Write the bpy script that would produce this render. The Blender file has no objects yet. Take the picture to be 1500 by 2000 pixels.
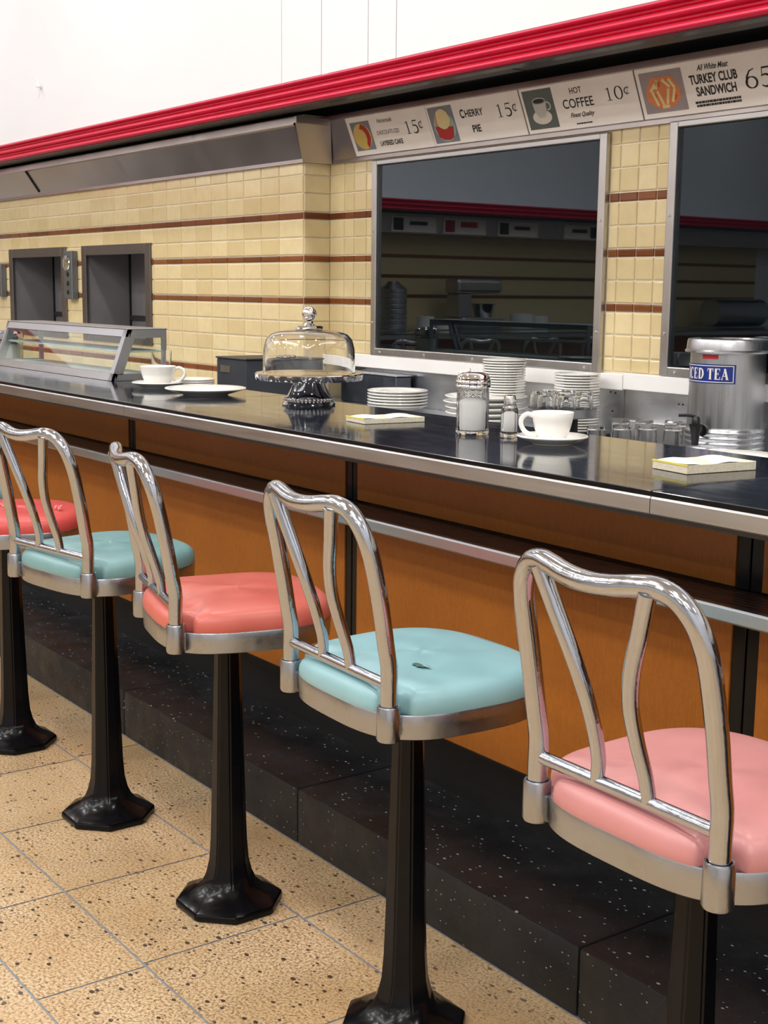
import bpy, bmesh, math, random
from mathutils import Vector, Matrix
S = bpy.context.scene
C = S.collection
PI = math.pi
rnd = random.Random(7)

# ------------------------------------------------------------------ camera
cam = bpy.data.cameras.new('camera')
cam.sensor_fit = 'VERTICAL'; cam.sensor_height = 24.0
cam.lens = 24.0 * 2622.25 / 2000.0
cam.clip_start = 0.05
co = bpy.data.objects.new('camera', cam); C.objects.link(co)
R_ = Vector((0.58761029, 0.80906291, 0.01146056))
D_ = Vector((0.13833793, -0.08649735, -0.98660064))
F_ = Vector((-0.79723068, 0.58132212, -0.16275082))
m = Matrix((( R_.x, -D_.x, -F_.x, 0), (R_.y, -D_.y, -F_.y, 0), (R_.z, -D_.z, -F_.z, 1.25), (0, 0, 0, 1)))
co.matrix_world = m
S.camera = co

# ------------------------------------------------------------------ world, lights, exposure
w = bpy.data.worlds.new('world'); S.world = w; w.use_nodes = True
w.node_tree.nodes['Background'].inputs[0].default_value = (0.9, 0.92, 1, 1)
w.node_tree.nodes['Background'].inputs[1].default_value = 0.3
S.view_settings.view_transform = 'Standard'
S.view_settings.look = 'None'
S.view_settings.gamma = 1.0
S.view_settings.use_curve_mapping = False
S.view_settings.exposure = -0.08

def lamp(name, kind, loc, rot, power, col, **k):
    l = bpy.data.lights.new(name, kind); l.energy = power; l.color = col
    for a, b in k.items(): setattr(l, a, b)
    o = bpy.data.objects.new(name, l); C.objects.link(o)
    o.location = loc; o.rotation_euler = rot
    return o
CEIL = 3.7
for i, x in enumerate((-8.0, -6.0, -4.0, -2.0, 0.0, 1.8)):
    for j, y in enumerate((-4.6, -2.4, -0.2, 1.75)):
        lamp('ceiling_downlight_lamp', 'AREA', (x + (0.5 if j % 2 else 0), y, CEIL - 0.03), (0, 0, 0), 21, (1.0, 0.99, 0.97), shape='DISK', size=0.22)
lamp('soft_fill_lamp', 'AREA', (-3.0, -1.3, CEIL - 0.02), (0, 0, 0), 75, (0.96, 0.98, 1.0), shape='RECTANGLE', size=3.2, size_y=0.5)  # large unseen fill lamps, added overhead to soften and even the light
lamp('soft_fill_lamp', 'AREA', (0.8, -1.3, CEIL - 0.02), (0, 0, 0), 55, (0.96, 0.98, 1.0), shape='RECTANGLE', size=2.2, size_y=0.5)
lamp('soft_fill_lamp', 'AREA', (-6.6, -1.3, CEIL - 0.02), (0, 0, 0), 60, (0.96, 0.98, 1.0), shape='RECTANGLE', size=2.2, size_y=0.5)

# ------------------------------------------------------------------ materials
def lin(c):
    return tuple(((v / 255) / 12.92 if v / 255 <= 0.04045 else ((v / 255 + 0.055) / 1.055) ** 2.4) for v in c) + (1,)
MATS = {}
class N:
    def __init__(s, name):
        s.m = bpy.data.materials.new(name); s.m.use_nodes = True
        s.t = s.m.node_tree; s.b = s.t.nodes['Principled BSDF']
        s.co = s.t.nodes.new('ShaderNodeTexCoord')
    def n(s, t, **k):
        x = s.t.nodes.new(t)
        for a, b in k.items(): setattr(x, a, b)
        return x
    def l(s, a, b): s.t.links.new(a, b)
    def mapping(s, scale, src='Object'):
        mp = s.n('ShaderNodeMapping'); mp.inputs['Scale'].default_value = scale
        s.l(s.co.outputs[src], mp.inputs[0]); return mp.outputs[0]
    def noise(s, scale, detail=3, vec=None, rough=0.5, dist=0):
        x = s.n('ShaderNodeTexNoise'); x.inputs['Scale'].default_value = scale; x.inputs['Detail'].default_value = detail
        x.inputs['Roughness'].default_value = rough; x.inputs['Distortion'].default_value = dist
        s.l(vec or s.co.outputs['Object'], x.inputs['Vector']); return x.outputs['Fac']
    def vor(s, scale, vec=None, rand=1.0):
        x = s.n('ShaderNodeTexVoronoi'); x.inputs['Scale'].default_value = scale; x.inputs['Randomness'].default_value = rand
        s.l(vec or s.co.outputs['Object'], x.inputs['Vector']); return x
    def ramp(s, f, stops):
        r = s.n('ShaderNodeValToRGB'); e = r.color_ramp.elements
        while len(e) < len(stops): e.new(0.5)
        for i, (p, c) in enumerate(stops):
            e[i].position = p; e[i].color = c if isinstance(c, tuple) and len(c) == 4 else (c, c, c, 1)
        s.l(f, r.inputs[0]); return r.outputs[0]
    def mix(s, f, a, b):
        x = s.n('ShaderNodeMix', data_type='RGBA')
        for v, i in ((f, 0), (a, 6), (b, 7)):
            if hasattr(v, 'is_output'): s.l(v, x.inputs[i])
            else: x.inputs[i].default_value = v
        return x.outputs[2]
    def mth(s, op, a, b=0.0):
        x = s.n('ShaderNodeMath', operation=op)
        for v, i in ((a, 0), (b, 1)):
            if hasattr(v, 'is_output'): s.l(v, x.inputs[i])
            else: x.inputs[i].default_value = v
        return x.outputs[0]
    def bump(s, h, st, dist=0.01):
        x = s.n('ShaderNodeBump'); x.inputs['Strength'].default_value = st; x.inputs['Distance'].default_value = dist
        s.l(h, x.inputs['Height']); s.l(x.outputs[0], s.b.inputs['Normal'])
def plain(name, col, rough=0.5, metal=0.0, var=0.06, scale=12, bump=0, bscale=60, **k):
    if name in MATS: return MATS[name]
    n = N(name); c = lin(col)
    f = n.noise(scale, 3)
    lo = tuple(max(0, v * (1 - var)) for v in c[:3]) + (1,); hi = tuple(min(1, v * (1 + var)) for v in c[:3]) + (1,)
    n.l(n.ramp(f, [(0.3, lo), (0.7, hi)]), n.b.inputs['Base Color'])
    n.b.inputs['Roughness'].default_value = rough; n.b.inputs['Metallic'].default_value = metal
    for a, b in k.items(): n.b.inputs[a.replace('_', ' ')].default_value = b
    if bump: n.bump(n.noise(bscale, 3), bump, 0.002)
    MATS[name] = n.m; return n.m

def metal(name, col, r0, r1, stretch=(1, 1, 1), scale=20, bump=0.0, bs=6):
    n = N(name); n.b.inputs['Base Color'].default_value = lin(col); n.b.inputs['Metallic'].default_value = 1
    f = n.noise(scale, 4, n.mapping(stretch)); r = n.ramp(f, [(0.3, r0), (0.7, r1)])
    n.l(r, n.b.inputs['Roughness'])
    c = n.mix(f, lin(tuple(v * 0.93 for v in col)), lin(col)); n.l(c, n.b.inputs['Base Color'])
    if bump: n.bump(n.noise(bs, 3), bump, 0.01)
    MATS[name] = n.m; return n.m
chrome = metal('chrome', (188, 193, 202), 0.07, 0.17, (6, 6, 1), 14, bump=0.05, bs=60)
bright_chrome = metal('bright_chrome', (235, 235, 235), 0.02, 0.06)
cast = metal('cast_metal', (174, 177, 183), 0.24, 0.36, scale=18, bump=0.08, bs=30)
brushed = metal('brushed_steel', (192, 194, 198), 0.30, 0.38, (0.6, 12, 12), 8)
brushed_v = metal('brushed_aluminium', (192, 194, 197), 0.26, 0.36, (26, 26, 0.4), 8)
fasciam = metal('fascia_steel', (186, 177, 174), 0.26, 0.38, (1, 1, 1), 3, bump=0.7, bs=3.2)
FASC=1
frame_m = metal('frame_steel', (202, 199, 197), 0.28, 0.4, (1, 1, 1), 8)
frame_dark = metal('hatch_frame_steel', (122, 117, 116), 0.36, 0.5, (1, 1, 1), 8)
splash = metal('backsplash_steel', (208, 209, 212), 0.2, 0.42, (1, 3, 3), 4, bump=0.25, bs=5)
black_paint = plain('black_enamel', (9, 9, 12), 0.2, var=0.3, bump=0.05, bscale=40, IOR=1.3)
black_plain = plain('black_matte', (7, 7, 9), 0.6)
black_gloss = plain('black_gloss', (12, 11, 12), 0.25, IOR=1.3)
dark_grey = plain('dark_grey_paint', (44, 44, 46), 0.45)
hatch_in = plain('hatch_interior', (118, 114, 116), 0.4)
ceramic = plain('white_ceramic', (240, 238, 232), 0.12, var=0.015, Coat_Weight=0.3)
paper = plain('paper', (236, 234, 226), 0.7, var=0.03)
paper_edge = plain('paper_edge', (214, 206, 184), 0.8, var=0.12, scale=200)
yellow = plain('yellow_paper', (222, 205, 90), 0.7)
white_paint = plain('white_wall_paint', (226, 226, 230), 0.6, var=0.01, scale=3)
white_gap = plain('white_joint', (205, 200, 195), 0.7)
white_lam = plain('white_laminate', (240, 238, 236), 0.3, var=0.02, scale=8)
red = plain('red_enamel', (205, 18, 62), 0.4, var=0.04)
red_label = plain('red_label', (176, 24, 44), 0.4)
blue_label = plain('blue_label', (18, 44, 120), 0.35)
sign_card = plain('sign_card', (246, 236, 228), 0.5, var=0.03, scale=9)
ink = plain('sign_ink', (38, 36, 36), 0.6)
pic_bg = plain('picture_grey', (128, 130, 138), 0.5)
pic_green = plain('picture_green', (92, 100, 94), 0.5)
pic_cream = plain('picture_cream', (226, 206, 150), 0.5)
pic_yellow = plain('picture_yellow', (212, 180, 96), 0.5)
pic_red = plain('picture_red', (176, 42, 40), 0.5)
pic_orange = plain('picture_orange', (222, 128, 74), 0.5)
pic_white = plain('picture_white', (222, 214, 205), 0.5)
pic_teal = plain('picture_teal', (160, 176, 168), 0.5)
sugar_m = plain('sugar', (244, 244, 242), 0.9, bump=0.3, bscale=300)
plastic_black = plain('black_plastic', (22, 22, 24), 0.3)
navy_box = plain('dark_box_metal', (58, 62, 70), 0.35, var=0.1)
shelf_glass_edge = plain('frosted_shelf', (188, 206, 208), 0.2)
ceil_m = plain('ceiling_paint', (232, 230, 226), 0.8, var=0.01)
room_wall = plain('room_wall_paint', (208, 212, 218), 0.7, var=0.01)
red_tear = plain('torn_foam', (232, 150, 145), 0.9)

def glass(name, col=(1, 1, 1, 1), rough=0.0, ior=1.45):
    n = N(name); b = n.b
    b.inputs['Base Color'].default_value = col; b.inputs['Transmission Weight'].default_value = 1
    b.inputs['IOR'].default_value = ior
    n.l(n.ramp(n.noise(30), [(0.3, rough), (0.7, rough + 0.01)]), b.inputs['Roughness'])
    return n.m
glass_m = glass('clear_glass')
def pane_glass(name, tint):
    n = N(name); t = n.t
    tr = n.n('ShaderNodeBsdfTransparent'); tr.inputs[0].default_value = tint
    gl = n.n('ShaderNodeBsdfGlossy'); gl.inputs['Roughness'].default_value = 0.02
    fr = n.n('ShaderNodeFresnel'); fr.inputs[0].default_value = 1.6
    mx = n.n('ShaderNodeMixShader')
    ge = n.n('ShaderNodeNewGeometry'); fa = n.mth('MULTIPLY', fr.outputs[0], n.mth('SUBTRACT', 1.0, ge.outputs['Backfacing']))
    n.l(fa, mx.inputs[0]); n.l(tr.outputs[0], mx.inputs[1]); n.l(gl.outputs[0], mx.inputs[2])
    n.l(mx.outputs[0], t.nodes['Material Output'].inputs[0])
    return n.m
pane_m = pane_glass('pane_glass', (0.93, 0.97, 0.96, 1))
def ware_glass(name):
    n = N(name); t = n.t
    lw = n.n('ShaderNodeLayerWeight'); lw.inputs[0].default_value = 0.5
    tr = n.n('ShaderNodeBsdfTransparent'); n.l(n.ramp(lw.outputs['Facing'], [(0.0, (0.95, 0.965, 0.97, 1)), (0.7, (0.88, 0.90, 0.91, 1)), (1.0, (0.42, 0.45, 0.48, 1))]), tr.inputs[0])
    gl = n.n('ShaderNodeBsdfGlossy'); gl.inputs['Roughness'].default_value = 0.05
    f = n.mth('ADD', n.mth('MULTIPLY', n.mth('POWER', lw.outputs['Facing'], 3.0), 0.55), 0.05)
    mx = n.n('ShaderNodeMixShader'); n.l(f, mx.inputs[0]); n.l(tr.outputs[0], mx.inputs[1]); n.l(gl.outputs[0], mx.inputs[2])
    n.l(mx.outputs[0], t.nodes['Material Output'].inputs[0])
    return n.m
thin_glass = ware_glass('drinking_glass')
# window pane onto an unlit room: dark mirror-like glass
n = N('dark_window_glass'); n.b.inputs['Base Color'].default_value = (0.002, 0.003, 0.004, 1)
n.l(n.ramp(n.noise(2), [(0.3, 0.012), (0.7, 0.02)]), n.b.inputs['Roughness'])
n.b.inputs['IOR'].default_value = 1.56; n.b.inputs['Specular Tint'].default_value = (0.72, 0.88, 1.0, 1); dark_glass = n.m

# terrazzo floor
n = N('floor_terrazzo')
f1 = n.noise(170, 4, rough=0.7); f2 = n.noise(2.6, 3); f3 = n.noise(60, 2)
c = n.ramp(f1, [(0.36, lin((92, 66, 40))), (0.47, lin((172, 142, 104))), (0.57, lin((208, 188, 156)))])
c2 = n.mix(n.ramp(f2, [(0.35, 0.0), (0.7, 0.75)]), c, lin((170, 134, 84)))
v = n.vor(56, n.mapping((1, 1.5, 1))); sel = n.n('ShaderNodeSeparateColor'); n.l(v.outputs['Color'], sel.inputs[0])
size = n.mth('MULTIPLY', n.mth('GREATER_THAN', sel.outputs[0], 0.60), n.mth('MULTIPLY', sel.outputs[1], 0.46))
sp = n.mth('LESS_THAN', n.mth('ADD', v.outputs['Distance'], n.mth('MULTIPLY', f3, 0.12)), size)
c3 = n.mix(sp, c2, lin((42, 34, 30)))
v2 = n.vor(150); s2 = n.n('ShaderNodeSeparateColor'); n.l(v2.outputs['Color'], s2.inputs[0])
sp2 = n.mth('LESS_THAN', v2.outputs['Distance'], n.mth('MULTIPLY', n.mth('GREATER_THAN', s2.outputs[0], 0.82), 0.3))
c4 = n.mix(sp2, c3, lin((120, 78, 46)))
gi = n.n('ShaderNodeNewGeometry')
c5 = n.mix(n.mth('MULTIPLY', gi.outputs['Random Per Island'], 0.25), c4, lin((206, 182, 146)))
n.l(c5, n.b.inputs['Base Color']); n.l(n.ramp(n.noise(8), [(0.3, 0.28), (0.7, 0.42)]), n.b.inputs['Roughness'])
floor_m = n.m
grout_m = plain('floor_grout', (128, 130, 134), 0.7, scale=80, var=0.15)
# black terrazzo step
n = N('step_terrazzo')
v = n.vor(70, n.mapping((1, 1.6, 1.6))); sel = n.n('ShaderNodeSeparateColor'); n.l(v.outputs['Color'], sel.inputs[0])
size = n.mth('MULTIPLY', n.mth('GREATER_THAN', sel.outputs[0], 0.70), n.mth('MULTIPLY', sel.outputs[1], 0.30))
sp = n.mth('LESS_THAN', v.outputs['Distance'], size)
base = n.ramp(n.noise(9, 5), [(0.35, lin((16, 17, 20))), (0.7, lin((29, 30, 34)))])
base = n.mix(n.ramp(n.noise(190, 3), [(0.62, 0.0), (0.72, 0.4)]), base, lin((84, 84, 90)))
n.l(n.mix(sp, base, lin((150, 150, 146))), n.b.inputs['Base Color'])
n.l(n.ramp(n.noise(14, 5), [(0.3, 0.38), (0.7, 0.62)]), n.b.inputs['Roughness']); n.bump(n.noise(40), 0.15, 0.002)
step_m = n.m
# wood panel
n = N('maple_panel')
g = n.noise(26, 6, n.mapping((14, 14, 0.6)), 0.65); g2 = n.noise(3.0, 3, n.mapping((2, 2, 0.8)))
g3 = n.noise(90, 3, n.mapping((2, 2, 1.3)))
c = n.ramp(g, [(0.3, lin((138, 78, 18))), (0.7, lin((160, 94, 26)))])
c = n.mix(n.ramp(g2, [(0.3, 0.0), (0.75, 0.45)]), c, lin((170, 102, 30)))
c = n.mix(n.ramp(g3, [(0.4, 0.0), (0.8, 0.35)]), c, lin((122, 68, 18)))
n.l(c, n.b.inputs['Base Color']); n.b.inputs['Roughness'].default_value = 0.42; n.b.inputs['IOR'].default_value = 1.4
wood_m = n.m
# ribbed ledge rubber
n = N('ribbed_brown_vinyl')
n.l(n.ramp(n.noise(40, 3, n.mapping((1, 12, 12))), [(0.3, lin((40, 22, 18))), (0.7, lin((58, 32, 25)))]), n.b.inputs['Base Color'])
n.b.inputs['Roughness'].default_value = 0.28; ledge_m = n.m
# countertop
n = N('slate_laminate')
f = n.noise(5, 6, rough=0.6)
n.l(n.ramp(f, [(0.3, lin((22, 26, 36))), (0.75, lin((38, 43, 55)))]), n.b.inputs['Base Color'])
rr = n.ramp(n.noise(9, 8, n.mapping((1, 3, 1)), 0.7, 0.6), [(0.35, 0.05), (0.75, 0.16)])
n.l(rr, n.b.inputs['Roughness']); n.b.inputs['IOR'].default_value = 1.6; counter_m = n.m
# tiles
def tile_mat(name, a, b):
    n = N(name); gi = n.n('ShaderNodeNewGeometry')
    c = n.ramp(gi.outputs['Random Per Island'], [(0.0, lin(a)), (1.0, lin(b))])
    c = n.mix(n.ramp(n.noise(26, 4), [(0.4, 0.0), (0.8, 0.35)]), c, lin(tuple(x * 0.93 for x in a)))
    n.l(c, n.b.inputs['Base Color']); n.b.inputs['Roughness'].default_value = 0.13
    n.bump(n.noise(9, 2), 0.10, 0.01)
    return n.m
cream_t = tile_mat('cream_tile', (212, 190, 142), (226, 207, 162))
brown_t = tile_mat('brown_tile', (104, 56, 26), (134, 78, 40))
tgrout = plain('tile_grout', (232, 220, 196), 0.7)
def vinyl(name, a, b, stain=None):
    n = N(name); f = n.noise(7, 4)
    c = n.ramp(f, [(0.3, lin(a)), (0.7, lin(b))])
    if stain: c = n.mix(n.ramp(n.noise(5.5, 6, rough=0.7), [(0.60, 0.0), (0.85, 0.5)]), c, lin(stain))
    n.l(c, n.b.inputs['Base Color'])
    n.l(n.ramp(n.noise(10, 3), [(0.3, 0.3), (0.7, 0.45)]), n.b.inputs['Roughness'])
    n.bump(n.noise(260, 2), 0.06, 0.001)
    return n.m
coral = vinyl('coral_vinyl', (190, 92, 80), (198, 104, 92))
coral_red = vinyl('coral_red_vinyl', (198, 72, 70), (206, 84, 80))
pink = vinyl('pink_vinyl', (188, 124, 123), (196, 134, 132))
teal = vinyl('pale_teal_vinyl', (126, 168, 174), (140, 180, 187), (104, 136, 136))
teal_d = vinyl('dull_teal_vinyl', (108, 148, 150), (120, 158, 160), (90, 120, 118))

# ------------------------------------------------------------------ mesh helpers
def mk(name, bm, mat, parent=None, smooth=None, loc=None):
    me = bpy.data.meshes.new(name); bm.normal_update(); bm.to_mesh(me); bm.free()
    for mm in (mat if isinstance(mat, (list, tuple)) else [mat]): me.materials.append(mm)
    if smooth is not None:
        for p in me.polygons: p.use_smooth = True
        me.set_sharp_from_angle(angle=math.radians(smooth))
    o = bpy.data.objects.new(name, me); C.objects.link(o)
    if parent: o.parent = parent
    if loc: o.location = loc
    return o
def tag(o, label=None, cat=None, group=None, kind=None):
    if label: o['label'] = label
    if cat: o['category'] = cat
    if group: o['group'] = group
    if kind: o['kind'] = kind
    return o
def empty(name, loc, label, cat, group=None, rz=0):
    o = bpy.data.objects.new(name, None); C.objects.link(o); o.location = loc; o.rotation_euler = (0, 0, rz)
    o.empty_display_size = 0.05
    return tag(o, label, cat, group)
def box(bm, x0, x1, y0, y1, z0, z1, bev=0, mi=0, seg=1):
    vs = [bm.verts.new((x, y, z)) for z in (z0, z1) for y in (y0, y1) for x in (x0, x1)]
    fs = [bm.faces.new([vs[i] for i in f]) for f in ((0, 2, 3, 1), (4, 5, 7, 6), (0, 1, 5, 4), (2, 6, 7, 3), (0, 4, 6, 2), (1, 3, 7, 5))]
    for f in fs: f.material_index = mi
    if bev:
        es = list({e for f in fs for e in f.edges})
        r = bmesh.ops.bevel(bm, geom=es, offset=bev, segments=seg, affect='EDGES', profile=0.5)
        for f in r['faces']: f.material_index = mi
    return vs
def B(x0, x1, y0, y1, z0, z1, bev=0, seg=1):
    bm = bmesh.new(); box(bm, x0, x1, y0, y1, z0, z1, bev, 0, seg); return bm
def prism_x(bm, prof, x0, x1, mi=0, x0f=None, x1f=None):
    """profile of (y,z) extruded along x; optional functions giving the end x per profile point"""
    a = [bm.verts.new(((x0f(p) if x0f else x0), p[0], p[1])) for p in prof]
    b = [bm.verts.new(((x1f(p) if x1f else x1), p[0], p[1])) for p in prof]
    k = len(prof)
    for i in range(k):
        f = bm.faces.new((a[i], a[(i + 1) % k], b[(i + 1) % k], b[i])); f.material_index = mi
    bm.faces.new(a[::-1]).material_index = mi; bm.faces.new(b).material_index = mi
    bmesh.ops.recalc_face_normals(bm, faces=bm.faces)
def lathe(bm, prof, seg=48, cx=0, cy=0, closed=False, a0=0, fn=None, mi=0):
    rings = []
    for r, z in prof:
        if r < 1e-6: rings.append([bm.verts.new((cx, cy, z))])
        else:
            ring = []
            for i in range(seg):
                a = a0 + 2 * PI * i / seg; rr = r * (fn(a, z) if fn else 1)
                ring.append(bm.verts.new((cx + rr * math.cos(a), cy + rr * math.sin(a), z)))
            rings.append(ring)
    pairs = list(zip(rings, rings[1:])) + ([(rings[-1], rings[0])] if closed else [])
    for A, Bq in pairs:
        for i in range(seg):
            j = (i + 1) % seg
            if len(A) == 1 and len(Bq) == 1: continue
            if len(A) == 1: f = bm.faces.new((A[0], Bq[j], Bq[i]))
            elif len(Bq) == 1: f = bm.faces.new((A[i], A[j], Bq[0]))
            else: f = bm.faces.new((A[i], A[j], Bq[j], Bq[i]))
            f.material_index = mi
    return rings
def L(prof, **k):
    bm = bmesh.new(); lathe(bm, prof, **k); bmesh.ops.recalc_face_normals(bm, faces=bm.faces); return bm
def catmull(pts, n=6):
    P = [Vector(p) for p in pts]; out = []
    P = [P[0] * 2 - P[1]] + P + [P[-1] * 2 - P[-2]]
    for i in range(1, len(P) - 2):
        for k in range(n):
            t = k / n; a, b, c, d = P[i - 1], P[i], P[i + 1], P[i + 2]
            out.append(0.5 * ((2 * b) + (c - a) * t + (2 * a - 5 * b + 4 * c - d) * t * t + (3 * b - 3 * c + d - a) * t ** 3))
    out.append(P[-2]); return out
def tube(bm, pts, r, seg=14, n=6, smooth=True, mi=0, flat=1.0):
    P = catmull(pts, n) if smooth else [Vector(p) for p in pts]
    rr = (lambda t: r) if not callable(r) else r
    up = Vector((0, 1, 0)); rings = []
    for i, p in enumerate(P):
        d = (P[min(i + 1, len(P) - 1)] - P[max(i - 1, 0)]).normalized()
        if abs(d.dot(up)) > 0.95: up = Vector((1, 0, 0))
        s = d.cross(up).normalized(); u = s.cross(d).normalized(); up = u
        q = rr(i / (len(P) - 1))
        rings.append([bm.verts.new(p + (s * math.cos(2 * PI * k / seg) + u * math.sin(2 * PI * k / seg) * flat) * q) for k in range(seg)])
    for A, Bq in zip(rings, rings[1:]):
        for k in range(seg):
            f = bm.faces.new((A[k], A[(k + 1) % seg], Bq[(k + 1) % seg], Bq[k])); f.material_index = mi
    bm.faces.new(rings[0][::-1]).material_index = mi; bm.faces.new(rings[-1]).material_index = mi
    bmesh.ops.recalc_face_normals(bm, faces=bm.faces)
def T(pts, r, **k):
    bm = bmesh.new(); tube(bm, pts, r, **k); return bm
def children(o): return [c for c in bpy.data.objects if c.parent == o]
def dup(root, loc, rz=None, label=None, group=None):
    def cp(o, par):
        c = o.copy(); C.objects.link(c); c.parent = par
        for ch in children(o): cp(ch, c)
        return c
    kids = children(root); r = root.copy(); C.objects.link(r); r.location = loc
    if rz is not None: r.rotation_euler = (0, 0, rz)
    for ch in kids: cp(ch, r)
    if label: r['label'] = label
    if group: r['group'] = group
    return r

# ------------------------------------------------------------------ key measures (metres)
YE, YB, ZC = 1.50, 1.995, 0.958          # counter front edge, back edge, top
YP = 1.775                               # wooden front panels
YA, YW = 2.8187, 2.94                    # tiled wall left, window wall
XC = -4.4065                             # corner between them
XL = -8.9                                # end wall

# ------------------------------------------------------------------ setting: floor, step, room
bm = bmesh.new()
rows = [1.56, 1.370, 1.0245, 0.811, 0.466, 0.121, -0.224, -0.569, -0.914, -1.26, -1.95, -2.64, -3.33, -4.02, -4.71, -5.4, -6.2, -7.0]
offs = [-2.137, -2.5245, -2.142, -2.30, -2.55]
box(bm, XL, 3, -7, 3.2, -0.05, -0.0012, mi=1)
g = 0.0024
for r in range(len(rows) - 1):
    y1, y0 = rows[r], rows[r + 1]; p = 0.382
    o0 = offs[r % 5]
    if r == 1: p = 0.3705
    if r == 0: p = 0.3815 * 3
    x = o0 - p * math.ceil((o0 - XL) / p)
    while x < 3:
        a, b = max(x + g, XL), min(x + p - g, 3)
        if b - a > 0.01:
            q = [bm.verts.new(t) for t in ((a, y0 + g, 0), (b, y0 + g, 0), (b, y1 - g, 0), (a, y1 - g, 0))]
            bm.faces.new(q)
        x += p
tag(mk('floor', bm, [floor_m, grout_m]), kind='structure')

bm = bmesh.new()
xs = [-9.0, -8.75] + [-7.92 + 0.91 * i for i in range(10)] + [0.8]
for a, b in zip(xs, xs[1:]):
    box(bm, a + 0.0012, b - 0.0012, 1.558, 2.0, 0.001, 0.132, bev=0.006, seg=2)
o = mk('footrest_step', bm, step_m, smooth=40)
tag(o, 'long low black speckled terrazzo step running under the lunch counter', 'step')

tag(mk('ceiling', B(XL, 3, -7, 3.2, CEIL, CEIL + 0.1), ceil_m), kind='structure')
tag(mk('wall_right', B(3, 3.1, -7, 3.2, 0, CEIL), room_wall), kind='structure')
tag(mk('wall_front', B(XL, 3, -7.1, -7, 0, CEIL), room_wall), kind='structure')
# white wall above the canopy
bm = bmesh.new()
for a, b in ((XL, -4.248), (-4.244, -3.992), (-3.948, -3.716), (-3.712, -3.562), (-3.558, 3.0)):
    box(bm, a, b, 2.622, 2.72, 1.9752, CEIL)
box(bm, -3.99, -3.95, 2.6245, 2.72, 1.9752, CEIL, mi=0)
tag(mk('wall_upper', bm, [white_paint, white_gap]), kind='structure')

# ------------------------------------------------------------------ tiled walls
ROWS = []   # (z0,z1,material index)
def build_rows():
    r = [(1.679, 1.728, 0), (1.612, 1.679, 0), (1.5427, 1.612, 0), (1.5140, 1.5427, 1)]
    r += [(1.4465, 1.5140, 0), (1.380, 1.4465, 0), (1.3540, 1.380, 1), (1.287, 1.3540, 0), (1.2205, 1.287, 0), (1.1945, 1.2205, 1)]
    r += [(1.1275, 1.1945, 0), (1.0600, 1.1275, 0), (0.9925, 1.0600, 0), (0.9245, 0.9925, 0), (0.898, 0.9245, 1), (0.83, 0.898, 0), (0.76, 0.83, 0)]
    return r
ROWS = build_rows()
def tile(bm, P, a0, a1, z0, z1, mi, gg=0.0016, bev=0.0042, t=0.004):
    """P(a,z,h) maps wall coordinates and height above the wall to space"""
    a0 += gg; a1 -= gg; z0 += gg; z1 -= gg
    if a1 - a0 < 0.003 or z1 - z0 < 0.003: return
    bv = min(bev, (a1 - a0) / 3, (z1 - z0) / 3)
    o = [bm.verts.new(P(a, z, 0.0)) for a, z in ((a0, z0), (a1, z0), (a1, z1), (a0, z1))]
    mid = [bm.verts.new(P(a, z, t * 0.75)) for a, z in ((a0 + bv * .3, z0 + bv * .3), (a1 - bv * .3, z0 + bv * .3), (a1 - bv * .3, z1 - bv * .3), (a0 + bv * .3, z1 - bv * .3))]
    i = [bm.verts.new(P(a, z, t)) for a, z in ((a0 + bv, z0 + bv), (a1 - bv, z0 + bv), (a1 - bv, z1 - bv), (a0 + bv, z1 - bv))]
    bm.faces.new(i).material_index = mi
    for A, Bq in ((o, mid), (mid, i)):
        for k in range(4): bm.faces.new((A[k], A[(k + 1) % 4], Bq[(k + 1) % 4], Bq[k])).material_index = mi
def tiles(bm, P, joints, holes=()):
    for a0, a1 in zip(joints, joints[1:]):
        for z0, z1, mi in ROWS:
            rects = [(a0, a1, z0, z1)]
            for h in holes:
                out = []
                for (p, q, s, t) in rects:
                    if q <= h[0] or p >= h[1] or t <= h[2] or s >= h[3]: out.append((p, q, s, t)); continue
                    if p < h[0]: out.append((p, h[0], s, t))
                    if q > h[1]: out.append((h[1], q, s, t))
                    pp, qq = max(p, h[0]), min(q, h[1])
                    if t > h[3]: out.append((pp, qq, h[3], t))
                    if s < h[2]: out.append((pp, qq, s, h[2]))
                rects = out
            for (p, q, s, t) in rects: tile(bm, P, p, q, s, t, mi)
def wall_boxes(bm, x0, x1, y0, y1, z0, z1, holes):
    xs = sorted({x0, x1} | {h[0] for h in holes} | {h[1] for h in holes}); zs = sorted({z0, z1} | {h[2] for h in holes} | {h[3] for h in holes})
    for a, b in zip(xs, xs[1:]):
        for c, d in zip(zs, zs[1:]):
            if any(h[0] <= a and b <= h[1] and h[2] <= c and d <= h[3] for h in holes): continue
            box(bm, a, b, y0, y1, c, d, mi=2)
HATCH = [(-6.458, -5.688), (-7.457, -6.664)]
holes = [(a + 0.03, b - 0.03, 1.0, 1.43) for a, b in HATCH]
bm = bmesh.new()
jl = [XC + 0.0, -4.5798] + [-4.5798 - 0.1365 * k for k in range(1, 33)]
tiles(bm, lambda a, z, h: (a, YA - h, z), sorted(jl), holes)
wall_boxes(bm, XL, XC - 0.001, YA + 0.0005, 3.16, 0, 1.9, holes)
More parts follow.
